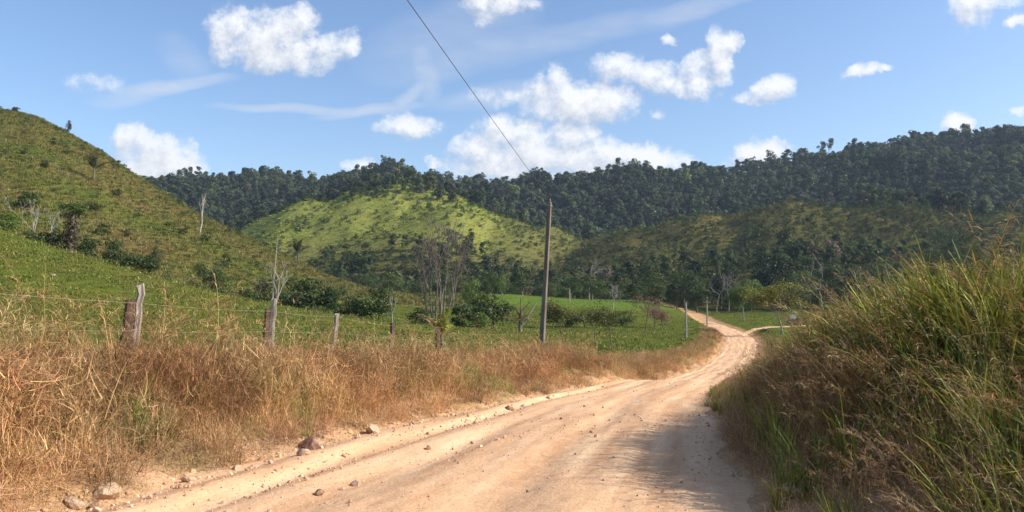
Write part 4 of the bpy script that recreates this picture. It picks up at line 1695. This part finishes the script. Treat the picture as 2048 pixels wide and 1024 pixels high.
# left hill
bush(130, 264, 34, 'lone round-topped tree standing on the left hill skyline', G_DARK, 3, 150, 300, .62, cat='tree', kind=DENSE)
bush(22, 222, 15, 'dark spreading bush on the hill crest near the left edge', G_DARK, 1, 150, 300, 1.7)
bush(125, 262, 12, 'small bush at the foot of the lone skyline tree', G_DARK, 2, 150, 300, 1.2)
bush(83, 333, 17, 'round dark bush alone on the upper left hillside', G_DARK, 0, 120, 300, 1.3)
bush(40, 306, 12, 'low dark bush left of the round one on the hillside', G_MID, 2, 120, 300, 1.6)
bush(130, 308, 14, 'low bush on the hillside above the hill palm', G_MID, 4, 120, 300, 1.6)
bush(60, 415, 40, 'broad leafy thicket low on the left hillside', G_MID, 1, 100, 250, 1.9)
bush(180, 420, 24, 'fresh green shrub patch on the slope above the vine-clad stump', G_OLIVE, 3, 100, 250, 2.0)
bush(12, 492, 78, 'bright green bush at the left edge below the hill', G_FRESH, 0, 88, 130, 1.05, D=91)
bush(-20, 492, 110, 'tall dark tree at the left edge behind the bright bush', G_DARK, 2, 88, 130, .8, D=93, cat='tree', kind=DENSE)
bush(112, 488, 44, 'dark bush under the white-stemmed bare tree', G_DARK, 4, 88, 130, 1.2, D=94)
bush(60, 488, 36, 'dim bush left of the white stems', G_MID, 2, 88, 130, 1.3, D=90)
bush(180, 500, 36, 'dark leafy bush right of the vine-clad stump', G_DARK, 1, 88, 130, 1.25, D=91)
bush(222, 510, 44, 'upright dark bush in the row below the left hill', G_DARK, 0, 88, 130, .8, D=91)
bush(246, 514, 30, 'small bush tucked beside the upright dark bush', G_MID, 3, 88, 130, 1.1, D=92)
bush(280, 526, 36, 'wide dark bush further right in the row below the hill', G_DARK, 2, 88, 130, 1.4, D=93)
bush(311, 530, 56, 'narrow young tree at the right end of the bush row', G_DARK, 5, 88, 130, .42, D=93, cat='tree', kind=DENSE)
# the ravine
bush(428, 585, 84, 'large dark tree with a pale dead top in the ravine', G_DARK, 1, 90, 140, .85, D=112, cat='tree', kind=DENSE)
bush(384, 585, 40, 'dark bush at the left end of the ravine thicket', G_DARK, 3, 90, 140, 1.3, D=106)
bush(404, 598, 30, 'fresh green bush in front of the large ravine tree', G_FRESH, 0, 90, 140, 1.2, D=103)
bush(450, 596, 44, 'leafy bush at the right foot of the large ravine tree', G_MID, 2, 90, 140, 1.1, D=106)
bush(470, 604, 24, 'low light green bush in the ravine mouth', G_OLIVE, 4, 90, 140, 1.6, D=102)
bush(505, 606, 36, 'rounded bush left of the bare forked sapling', G_MID, 1, 90, 140, 1.2, D=104)
bush(522, 592, 60, 'tall bush behind the bare forked sapling', G_OLIVE, 3, 90, 140, .9, D=118)
bush(572, 602, 42, 'dim bush just right of the bare forked sapling', G_DARK, 2, 90, 140, 1.2, D=116)
bush(603, 598, 58, 'broad dark round bush in the middle of the ravine', G_DARK, 0, 90, 150, 1.2, D=118)
bush(640, 604, 60, 'brownish vine-hung bush right of the broad dark one', G_OLIVE, 4, 90, 150, .9, D=120)
bush(668, 606, 46, 'compact very dark bush in the ravine', G_DARK, 1, 90, 150, 1.0, D=119)
bush(700, 612, 44, 'bush with a ragged top near the ravine end', G_MID, 3, 90, 150, 1.1, D=118)
bush(735, 618, 48, 'wide leafy bush at the right end of the ravine', G_MID, 2, 90, 150, 1.3, D=116)
bush(760, 614, 56, 'dark bush left of the thin bare sapling', G_DARK, 0, 90, 150, .9, D=117)
bush(640, 622, 18, 'low bush on the grass before the ravine', G_MID, 4, 80, 150, 1.6, D=104)
# round the big bare tree
bush(846, 634, 30, 'low dark bush left of the big bare tree', G_DARK, 1, 80, 140, 1.5, D=104)
bush(925, 634, 52, 'dark leafy bush right of the big bare tree', G_DARK, 2, 80, 140, 1.1, D=104)
bush(962, 634, 66, 'biggest bush of the clump right of the big bare tree', G_MID, 0, 80, 140, 1.0, D=107)
bush(990, 634, 54, 'rounded bush at the right end of that clump', G_DARK, 4, 80, 140, 1.0, D=106)
bush(955, 638, 30, 'small bright bush in front of the clump', G_FRESH, 3, 80, 140, 1.2, D=100)
bush(946, 600, 62, 'slim fresh green tree with a thin pale trunk', G_FRESH, 2, 80, 180, .55, D=150, cat='tree', kind=DENSE)
bush(1003, 590, 52, 'small fresh green tree at the left end of the bright strip', G_FRESH, 5, 80, 240, .6, D=203, cat='tree', kind=DENSE)
bush(1105, 632, 34, 'dark bush just right of the tall pole', G_DARK, 1, 80, 150, 1.0, D=118)
bush(1140, 632, 25, 'dim bush below the bright strip of pasture', G_OLIVE, 2, 80, 150, 1.3, D=122)
bush(1170, 634, 24, 'brownish bush right of the dim one below the strip', G_OLIVE, 4, 80, 150, 1.4, D=124)
bush(1245, 634, 20, 'low bush at the lower end of the bright strip', G_MID, 0, 80, 150, 1.6, D=130)
bush(1648, 645, 30, 'small leafy bush right of the gate', G_OLIVE, 3, 80, 200, 1.1, D=139)
bush(1530, 668, 14, 'low dark bush between the two dirt tracks', G_DARK, 1, 80, 200, 2.2, D=120)

# thin leafy saplings in the near pasture
for (x, D, hp, rz, lab, sd) in ((1127, 72, 90, 0.3, 'thin leafy sapling nearest the right side of the tall pole', 0),
                                (1190, 66, 92, 1.5, 'spindly leafy sapling, left one of the pair right of the pole', 1),
                                (1224, 67, 84, 4.0, 'spindly leafy sapling, right one of the pair right of the pole', 2)):
    b = at(x, D)
    set_tree(SPARSE[sd], 'sapling', lab, 'tree', b, (.105, .115, .032), rz, hp / F * D / 4.0, 'leafy saplings in the pasture')
# trees by the road
b = at(1563, 118)
set_tree(OPEN[0], 'roadside_tree', 'yellow-green open-crowned tree standing right of the road junction', 'tree', b, (.20, .19, .04), .6, 104 / F * 118 / 8.0)
b = at(1486, 165)
set_tree(OPEN[1], 'field_tree', 'small bright green tree with a pale trunk behind the junction', 'tree', b, (.12, .18, .03), 2.0, 72 / F * 165 / 8.0)
for (x, D, hp, lab, sd) in ((1291, 118, 78, 'nearly bare reddish tree, largest of three in the valley pasture', 11),
                            (1308, 126, 50, 'nearly bare reddish tree, middle of three in the valley pasture', 12),
                            (1326, 128, 48, 'nearly bare reddish tree, right-hand of three in the valley pasture', 13)):
    b = at(x, D)
    H = hp / F * D
    ms = sparse_tree_meshes(2400 + sd, H, .10, M_BARK, 9, .28, .085, trunk=.34, spread=.8, levels=4, nb=(2, 4), up=.05)
    set_tree(ms, 'reddish_tree', lab, 'tree', b, (.24, .15, .105), 0, 1.0, 'reddish half-bare trees')
b = at(1672, 150)
ms = sparse_tree_meshes(2450, 62 / F * 150, .10, M_GREY, 10, .35, .10, trunk=.22, spread=.8, levels=4, nb=(3, 4), up=.1)
set_tree(ms, 'reddish_tree', 'rounded pinkish half-bare tree above the right bank grass', 'tree', b, (.26, .20, .14), 0, 1.0)

# leafless trees
base = at(878, 92)
t = thing('bare_tree', 'big leafless tree with several tall grey stems behind the young palm', 'tree', base)
for i, (dx, lx, ly, hh) in enumerate(((-.75, -.13, .1, 9.6), (-.25, -.05, -.1, 11.4), (.1, .03, .1, 12.0), (.45, .10, -.05, 11.6), (.8, .17, .1, 10.6), (-1.0, -.20, -.1, 7.6), (.2, .0, .25, 9.0), (.9, .24, -.2, 8.0), (-.5, -.10, .3, 10.2))):
    segs, tips = limbs(360 + i, hh * .86, r=.12, trunk=.50, levels=5, nb=(2, 3), spread=.32, up=.26, shrink=.60, base=(dx, .3 * ly, -.2), dir0=(lx, ly, 1.0), wig=.05)
    segs = [(a, b_, max(r0, .020), max(r1, .015)) for a, b_, r0, r1, _i in segs]
    add_obj('stem', mesh_np('stem', *tubes(segs, 6), None, True, [M_GREYB]), t)
bare_tree('bare_sapling', 'bare forked sapling with one tall pale leader behind the second post', at(546, 62), 128 / F * 62, .11, M_GREY, 311, levels=3, trunk=.34, spread=.62, nb=(3, 4), up=.35)
p = at(546, 62)
segs = [((0, 0, 128 / F * 62 * .35), (.1, 0, 128 / F * 62 * .7), .06, .045), ((.1, 0, 128 / F * 62 * .7), (.32, 0, 168 / F * 62), .045, .02)]
lead = bpy.data.objects.get('bare_sapling')
add_obj('leader', mesh_np('leader', *tubes([(np.array(a), np.array(b_), r0, r1) for a, b_, r0, r1 in segs], 6), None, True, [M_PALE]), lead)
bare_tree('bare_sapling', 'thin pale bare sapling in front of the last ravine bush', at(785, 84), 62 / F * 84, .07, M_PALE, 351, levels=3, trunk=.45, spread=.34, nb=(2, 3), up=.35, wig=.04)
bare_tree('bare_tree', 'tall pale leafless tree alone on the shoulder of the left hill', on_row(398, 468, 120, 260), 84 / F * 190, .22, M_PALE, 315, levels=3, trunk=.55, spread=.32, nb=(2, 3), up=.5)
for i, (x, hp, lab) in enumerate(((62, 78, 'leafless white-stemmed tree, left one below the left hill'), (72, 92, 'leafless white-stemmed tree, tallest of the group below the hill'),
                                  (84, 70, 'leafless white-stemmed tree leaning right below the hill'), (116, 62, 'forked bare white sapling left of the vine-clad stump'))):
    bare_tree('bare_tree', lab, at(x, 94 + .5 * i), (row_of(at(x, 94 + .5 * i)) - (482 - hp)) / F * 94, .09, M_PALE, 320 + i, levels=4, trunk=.5, spread=.42, nb=(2, 3), lean=(-.1, 0, .25, .1)[i], group='white-stemmed bare trees')
bare_tree('dead_tree', 'pale tangled dead tree at the low end of the bright strip', at(1224, 172), 58 / F * 172, .16, M_GREY, 330, levels=4, trunk=.25, spread=.85, nb=(3, 4), up=.05)
bare_tree('bare_tree', 'bare grey tree in front of the dark wood, left of the road bend', at(1432, 226), 84 / F * 226, .2, M_GREY, 331, levels=4, trunk=.4, spread=.6, nb=(3, 4))
bare_tree('bare_tree', 'bare pinkish-grey tree just right of the first by the road bend', at(1457, 228), 78 / F * 228, .2, M_GREY, 332, levels=4, trunk=.4, spread=.6, nb=(3, 4))
bare_tree('bare_tree', 'tall bare white tree in front of the dark wood on the right', at(1645, 232), 112 / F * 232, .22, M_PALE, 333, levels=4, trunk=.48, spread=.42, nb=(2, 3), up=.3)
bare_tree('bare_tree', 'reddish bare trunk rising behind the roadside bushes on the right', at(1620, 190), 84 / F * 190, .16, M_BARK, 334, levels=3, trunk=.5, spread=.4, nb=(2, 3))
bare_tree('dead_tree', 'silvery dead tree in the wood right of the tall pole', at(1178, 222), 92 / F * 222, .2, M_GREY, 336, levels=4, trunk=.35, spread=.7, nb=(3, 4), up=.1)
# the dead forked stub
base = at(1040, 88)
t = thing('dead_stub', 'dark dead forked tree stub with a pale slanting limb', 'tree', base)
k = 88 / F
S3 = [((0, 0, -.2), (.02, 0, 26 * k), .22, .19), ((.02, 0, 26 * k), (.15, 0, 44 * k), .19, .14), ((.15, 0, 44 * k), (.05, 0, 70 * k), .09, .04),
      ((.1, 0, 40 * k), (20 * k, 0, 60 * k), .10, .05), ((.02, 0, 30 * k), (-10 * k, .1, 50 * k), .10, .05)]
add_obj('trunk', mesh_np('trunk', *tubes([(np.array(a), np.array(b_), c, d) for a, b_, c, d in S3], 7), None, True, [M_BARK]), t)
S4 = [((.1, -.1, 12 * k), (14 * k, -.1, 28 * k), .10, .09), ((14 * k, -.1, 28 * k), (34 * k, -.1, 62 * k), .09, .06)]
add_obj('slanting_limb', mesh_np('limb', *tubes([(np.array(a), np.array(b_), c, d) for a, b_, c, d in S4], 7), None, True, [M_PALE]), t)
rng_ = np.random.default_rng(77)
cc = rng_.normal(0, 1, (420, 3)) * np.array([.75, .5, .35]) + np.array([-.1, 0, 1.6])
V, Q, R = leaves_on(rng_, cc, np.tile([[0, 0, .6]], (420, 1)), np.full(420, .11), .7)
add_obj('withered_fronds', veg_mesh('fronds', V, Q, R, M_VO), t, color=(.16, .11, .06, 1))
# vine-clad stump below the hill
base = at(140, 93)
t = thing('vine_clad_stump', 'thick dark vine-clad tree stump with a leafy tuft below the hill', 'tree', base)
k = 112 / F
add_obj('trunk', mesh_np('trunk', *tubes([(np.array((0, 0, -.2)), np.array((0, 0, 40 * k)), .36, .3), (np.array((0, 0, 40 * k)), np.array((.1, 0, 70 * k)), .3, .22)], 8), None, True, [M_BARK]), t)
V, Q, R = leaves_on(rng_, rng_.normal(0, 1, (1500, 3)) * np.array([.42, .42, 1.5]) + np.array([0, 0, 2.6]), rng_.normal(0, 1, (1500, 3)), np.full(1500, .14), .6)
add_obj('vines', veg_mesh('vines', V, Q, R, M_VO), t, color=(.075, .06, .035, 1))
V, Q, R = crown_lobes(78, 2.6, 1.9, 0.0, 9, 900, .14, .45)
add_obj('crown', veg_mesh('tuft', V, Q, R, M_VO), t, (0.1, 0, 54 * k), color=(*G_MID, 1))


# ---- palms
def frond_mesh(seed, L, arch, droop=.5, n=24, lw=.030, ll=.27):
    """one pinnate leaf: an arching rib with two rows of leaflets, in the local xz plane"""
    rng = np.random.default_rng(seed)
    S = 12
    t = np.linspace(0, 1, S + 1)
    ang = arch + (.55 + droop) * t ** 1.8
    d = np.stack([np.sin(ang), 0 * ang, np.cos(ang)], -1)
    p = np.concatenate([[[0, 0, 0]], np.cumsum(d[:-1] * L / S, 0)])
    segs = [(p[i], p[i + 1], .022 * L / 2 * (1 - .8 * i / S), .022 * L / 2 * (1 - .8 * (i + 1) / S)) for i in range(S)]
    tv, tq = tubes(segs, 4)
    tr = np.tile([[.6, .5, .3]], (len(tv), 1))
    u = np.repeat(np.linspace(.14, .98, n), 2)
    side = np.tile([-1, 1], n)
    i0 = np.clip((u * S).astype(int), 0, S - 1)
    fr = (u * S - i0)[:, None]
    bp = p[i0] * (1 - fr) + p[i0 + 1] * fr
    ax = d[i0]
    ln = ll * L * np.sin(np.pi * np.clip(u * .85 + .12, 0, 1)) ** .6 * rng.uniform(.85, 1.1, 2 * n)
    dirv = ax * .75 + np.stack([0 * u, side * 1.0, 0 * u], -1) + np.array([0, 0, .15]) + rng.normal(0, .08, (2 * n, 3))
    dirv /= np.linalg.norm(dirv, axis=1, keepdims=True)
    mid = bp + dirv * (ln * .55)[:, None]
    tip = bp + dirv * ln[:, None] + np.array([0, 0, -1]) * (ln * .30)[:, None]
    w = ax * (lw * L * .5)
    V = np.stack([bp - w * .5, bp + w * .5, mid - w, mid + w, tip - w * .1, tip + w * .1], 1).reshape(-1, 3)
    b = np.arange(2 * n)[:, None] * 6
    Q = np.concatenate([b + np.array([[0, 1, 3, 2]]), b + np.array([[2, 3, 5, 4]])])
    R = np.repeat(rng.uniform(0, 1, (2 * n, 3)), 6, 0)
    return join([(V, Q, R), (tv, tq, tr)])


def palm(label, base, H, trunk_h, r, L, n, colors, seed, arch=(.15, .9), group=None, droop=(.0, .35)):
    t = thing('palm', label, 'palm', base, 0, group)
    rng = np.random.default_rng(seed)
    segs = []
    q = np.array([0, 0, -.2])
    for i in range(5):
        e = np.array([rng.normal(0, .02), rng.normal(0, .02), trunk_h * (i + 1) / 5])
        segs.append((q, e, r * (1.15 - .06 * i), r * (1.05 - .06 * i)))
        q = e
    add_obj('trunk', mesh_np('trunk', *tubes(segs, 8), None, True, [M_BARK]), t)
    for i in range(n):
        a = arch[0] + (arch[1] - arch[0]) * ((i * .618) % 1)
        m = veg_mesh('frond', *frond_mesh(seed * 50 + i, L * rng.uniform(.8, 1.1), a, rng.uniform(*droop)), M_VO)
        o = add_obj('frond', m, t, (q[0], q[1], trunk_h - .05), i * 2.4 + rng.normal(0, .2), color=(*colors[i % len(colors)], 1))
    return t


b = at(884, 40.0)
palm('young palm with a yellow-green heart and browned outer fronds by the fence', b, 2.0, 1.4, .12, 1.5, 15,
     [(.24, .28, .04), (.30, .31, .05), (.26, .17, .07), (.16, .19, .035), (.28, .20, .08)], 5, (.10, 1.05))
b = on_row(182, 362, 150, 300)
palm('single palm on the upper slope of the left hill', b, 6, 3.0, .22, 32 / F * b[1], 15, [(.075, .085, .03), (.10, .10, .04)], 6, (.05, .95), 'hill palms')
b = on_row(596, 506, 120, 300)
palm('dark palm at the right-hand skyline of the left hill', b, 6, 2.6, .24, 30 / F * b[1], 15, [(.05, .06, .025), (.07, .075, .03)], 7, (.05, .95), 'hill palms')

# ---- the tree line at the foot of the hills
rng = np.random.default_rng(91)
placed = []
cols = [G_DARK, G_MID, (.05, .078, .02), G_OLIVE, (.085, .12, .03), (.045, .07, .022)]
BIG = [(1545, 236, 128, (.022, .036, .012), 1.0, 'very dark broad tree standing out in the tree line on the right'),
       (1440, 245, 112, (.03, .048, .016), .9, 'dark domed tree in the tree line behind the road bend'),
       (1370, 226, 92, G_DARK, 1.1, 'wide dark tree in the tree line left of the thin poles'),
       (1500, 222, 78, G_FRESH, .8, 'lighter green tree in the tree line behind the junction'),
       (1600, 225, 92, G_MID, 1.0, 'leafy mid-green tree in the tree line above the gate'),
       (1700, 228, 98, (.03, .048, .016), 1.0, 'dark tree in the tree line above the right bank'),
       (1655, 246, 100, G_DARK, 1.0, 'dark tree behind the tall bare white tree')]
for x, D, hp, c, w, lab in BIG:
    b = at(x, D)
    set_tree(DENSE[int(rng.integers(0, 7))], 'wood_tree', lab, 'tree', (b[0], b[1], b[2] - .3), c, rng.uniform(0, 6), hp / F * D / 10 * w, None, None, 1 / w)
    placed.append((b[0], b[1]))
tries = 0
while len(placed) < 150 and tries < 4000:
    tries += 1
    D = rng.uniform(206, 300)
    x = rng.uniform(690, 2110)
    lim = np.interp(x, [690, 800, 1000, 1300, 1340, 1420, 1500, 1700, 2110], [232, 222, 214, 214, 205, 222, 236, 226, 215])
    if D < lim:
        continue
    X = (x - 1024) / F * D
    if any((X - a) ** 2 + (D - c) ** 2 < (4.6) ** 2 for a, c in placed):
        continue
    z, am, ts, _ = ground(np.array([X]), np.array([D]), True)
    placed.append((X, D))
    H = rng.uniform(4.5, 9.5) * (1.1 if x > 1300 else .9)
    w = rng.uniform(.85, 1.35)
    c = np.array(cols[int(rng.integers(0, len(cols)))]) * rng.uniform(.75, 1.25)
    if rng.uniform() < .06:
        c = np.array((.17, .13, .09))
    tone = 'reddish half-bare' if c[0] > c[1] else 'very dark green' if c[1] < .062 else 'dark green' if c[1] < .085 else 'mid-green' if c[1] < .11 else 'lighter green'
    size = 'tall' if H > 7.6 else 'low' if H < 5.6 else 'middling'
    rank = 'front' if D < 235 else 'middle' if D < 266 else 'back'
    place = ('left of the big bare tree', 'behind the big bare tree', 'behind the tall pole', 'above the bright green strip', 'behind the far road bend',
             'behind the road junction', 'beyond the right bank grass')[int(np.searchsorted([850, 1010, 1180, 1340, 1470, 1630], x))]
    lab = f'{size} {tone} tree, {rank} row of the treeline, {place}'
    set_tree(DENSE[int(rng.integers(0, 7))], 'wood_tree', lab, 'tree', (X, D, float(z[0]) - .3),
             tuple(c), rng.uniform(0, 6), H / 10 * w, 'trees of the tree line', None, 1 / w)
print('tree line', len(placed))

# ---- gate and sign by the side track
M_DARKWOOD = bark_mat('dark_gate_wood', (.045, .038, .034), (.10, .085, .075), 6)
gx0, gx1, gD = (1573 - 1024) / F * 150, (1606 - 1024) / F * 150, 150.0
g0 = gz((gx0 + gx1) / 2, gD)
t = thing('field_gate', 'dark wooden rail gate at the end of the side track', 'gate', ((gx0 + gx1) / 2, gD, g0))
W = gx1 - gx0
for s in (-W / 2, 0.05, W / 2):
    m = post_mesh(int(90 + s * 3), .16, .16, 1.35)
    m.materials.append(M_DARKWOOD)
    add_obj('post', m, t, (s, 0, 0))
for half in (0, 1):
    for z in (.35, .65, .95, 1.22):
        m = box_mesh('rail', W / 2 - .2, .05, .20, .01)
        m.materials.append(M_DARKWOOD)
        add_obj('rail', m, t, (-W / 4 + half * W / 2 + .02, 0, z))
M_SIGN = plain_mat('sign_board_back', (.36, .39, .43), .5, 0, .3, .12)
sx = (1584.5 - 1024) / F * 153
sb = (sx, 153.0, gz(sx, 153.0))
t = thing('field_sign', 'plain grey sign board on two legs standing behind the gate', 'sign', sb, .12)
m = box_mesh('board', 1.35, .05, 1.05, .01)
m.materials.append(M_SIGN)
add_obj('board', m, t, (0, 0, 1.45))
M_WHITE = plain_mat('white_paint', (.75, .75, .74), .6)
for s in (-.55, .64):
    m = box_mesh('leg', .10, .08, 2.0, .01)
    m.materials.append(M_WHITE)
    add_obj('leg', m, t, (s, .09, .85))

# ---- rocks
ROCKS = [  # x, row, size m, material, label
    (632, 893, .34, M_DSTONE, 'large dark-faced rock at the foot of the dry grass bank'),
    (750, 862, .24, M_STONE, 'pale block of stone lying by the grass further up the road'),
    (612, 906, .14, M_STONE, 'small pale stone just left of the large dark-faced rock'),
    (222, 990, .20, M_STONE, 'pale pointed rock at the grass edge in the lower left'),
    (205, 1012, .10, M_DSTONE, 'small dark stone below the pale pointed rock'),
    (160, 1008, .14, M_STONE, 'rounded pale stone at the lower left road edge'),
    (644, 984, .09, M_DSTONE, 'dark stone lying in the left wheel rut'),
    (716, 967, .10, M_STONE, 'pale stone lying in the left wheel rut'),
    (690, 975, .06, M_STONE, 'little pebble between the two rut stones'),
    (1020, 818, .20, M_DSTONE, 'flat dark stone at the grass edge midway up the road'),
    (1046, 812, .13, M_STONE, 'small pale stone right of the flat dark one'),
    (1096, 796, .14, M_STONE, 'pale stone at the grass edge near the crest'),
    (946, 884, .07, M_STONE, 'single pale stone out on the left part of the road'),
    (858, 895, .09, M_DSTONE, 'dark clod on the washed-out left part of the road'),
    (1575, 985, .22, M_STONE, 'flat stone in the shade under the right bank grass'),
    (385, 958, .12, M_STONE, 'pale stone half under the grass in the lower left'),
    (480, 935, .10, M_STONE, 'small pale stone along the grass edge left of the big rock'),
]
for i, (x, row, s, m, lab) in enumerate(ROCKS):
    D = np.linspace(4, 40, 1500)
    X = (x - 1024) / F * D
    u = np.abs(X - xc(D)) - hw(D)
    z = np.where(u < .2, np.maximum(road_z(X, D), ground(X, D)), ground(X, D))
    r = HORY - F * z / D
    j = np.nonzero(r <= row)[0][0]
    me = rock_mesh(60 + i, 1.15, .9, .75)
    me.materials.append(m)
    o = add_obj('rock', me, loc=(float(X[j]), float(D[j]), float(z[j]) + s * .14), sc=s * 1.15)
    o.rotation_euler = (.2 * (i % 3 - 1), .15 * (i % 2), i * 1.3)
    tag(o, lab, 'rock', 'loose rocks along the road')
for x, row, s, lab, lo, hi in ((107, 554, .4, 'pale boulder in the green field on the left', 40, 90), (782, 571, .9, 'white boulder on the low end of the left hill slope', 120, 230)):
    b = on_row(x, row, lo, hi)
    me = rock_mesh(int(x), 1.2, .9, .65)
    me.materials.append(M_WSTONE)
    o = add_obj('boulder', me, loc=(b[0], b[1], b[2] + s * .25), sc=s)
    tag(o, lab, 'boulder')


# ---- gravel and clods (uncountable)
def gravel():
    rng = np.random.default_rng(33)
    pebbles = []
    for s in range(4):
        me = rock_mesh(500 + s, 1, .85, .7, 1)
        m = leaf_stone
        me.materials.append(m)
        pebbles.append(me)
    P, S, T = [], [], []
    for (y0, y1, dens) in ((4, 9, 260), (9, 15, 110), (15, 30, 34)):
        n = int(dens * (y1 - y0) * 6)
        Y = rng.uniform(y0, y1, n)
        q = rng.uniform(-1.12, 1.1, n)
        cl = fbm(q * 3 + 5, Y * .5, 3)
        edge = smoothstep(.62, 1.0, np.abs(q)) * np.where(q > 0, .35, 1.0) + .8 * np.exp(-((q + .62) / .09) ** 2)
        k = rng.uniform(0, 1, n) < np.clip(.18 + .75 * edge + .5 * cl, .04, 1)
        Y, q, edge = Y[k], q[k], edge[k]
        U = q * hw(Y)
        X = xc(Y) + U
        z = np.maximum(road_z(X, Y), ground(X, Y))
        s = np.exp(rng.normal(math.log(.013), .60, len(X))) * (1 + .7 * edge) * (1 if y0 < 9 else 1.5)
        s = np.minimum(s, .085)
        P.append(np.stack([X, Y, z + s * .1], -1))
        S.append(s)
        T.append(jit(rng, lerp((.42, .26, .155), (.66, .47, .32), rng.uniform(0, 1, len(X))), .15))
    P, S, T = map(np.concatenate, (P, S, T))
    n = len(P)
    scatter('road_gravel', P, pebbles, rng.integers(0, 4, n), rng.uniform(0, 6.28, (n, 3)), scl3(S), T,
            'loose gravel and clods scattered over the dirt road', 'gravel')
    print('gravel', n)


leaf_stone, _nt = new_mat('pebble')
_a = nd(_nt, 'ShaderNodeAttribute', attribute_name='tint', attribute_type='INSTANCER')
_b = _nt.nodes.new('ShaderNodeBsdfPrincipled')
_b.inputs['Roughness'].default_value = .95
_b.inputs['Specular IOR Level'].default_value = .1
_nt.links.new(_a.outputs['Color'], _b.inputs['Base Color'])
_o = _nt.nodes.new('ShaderNodeOutputMaterial')
_nt.links.new(_b.outputs[0], _o.inputs['Surface'])
gravel()


# ---- the air
def haze():
    x0, x1, y0, y1, z0, z1 = -3400, 3400, -3400, 3400, -60, 255
    V = [(x, y, z) for z in (z0, z1) for y in (y0, y1) for x in (x0, x1)]
    Fc = [(0, 2, 3, 1), (4, 5, 7, 6), (0, 1, 5, 4), (2, 6, 7, 3), (0, 4, 6, 2), (1, 3, 7, 5)]
    me = bpy.data.meshes.new('haze')
    me.from_pydata(V, [], Fc)
    m = bpy.data.materials.new('haze_air')
    m.use_nodes = True
    nt = m.node_tree
    nt.nodes.clear()
    v = nt.nodes.new('ShaderNodeVolumePrincipled')
    v.inputs['Color'].default_value = HAZE_COL
    v.inputs['Density'].default_value = HAZE_DENS
    v.inputs['Anisotropy'].default_value = .2
    o = nt.nodes.new('ShaderNodeOutputMaterial')
    nt.links.new(v.outputs[0], o.inputs['Volume'])
    me.materials.append(m)
    ob = add_obj('haze', me)
    tag(ob, 'thin bluish haze in the air over the valley', 'haze', kind='stuff')


HAZE_COL, HAZE_DENS = (.62, .78, 1.0, 1), 0.00011
if HAZE_DENS > 0:
    haze()
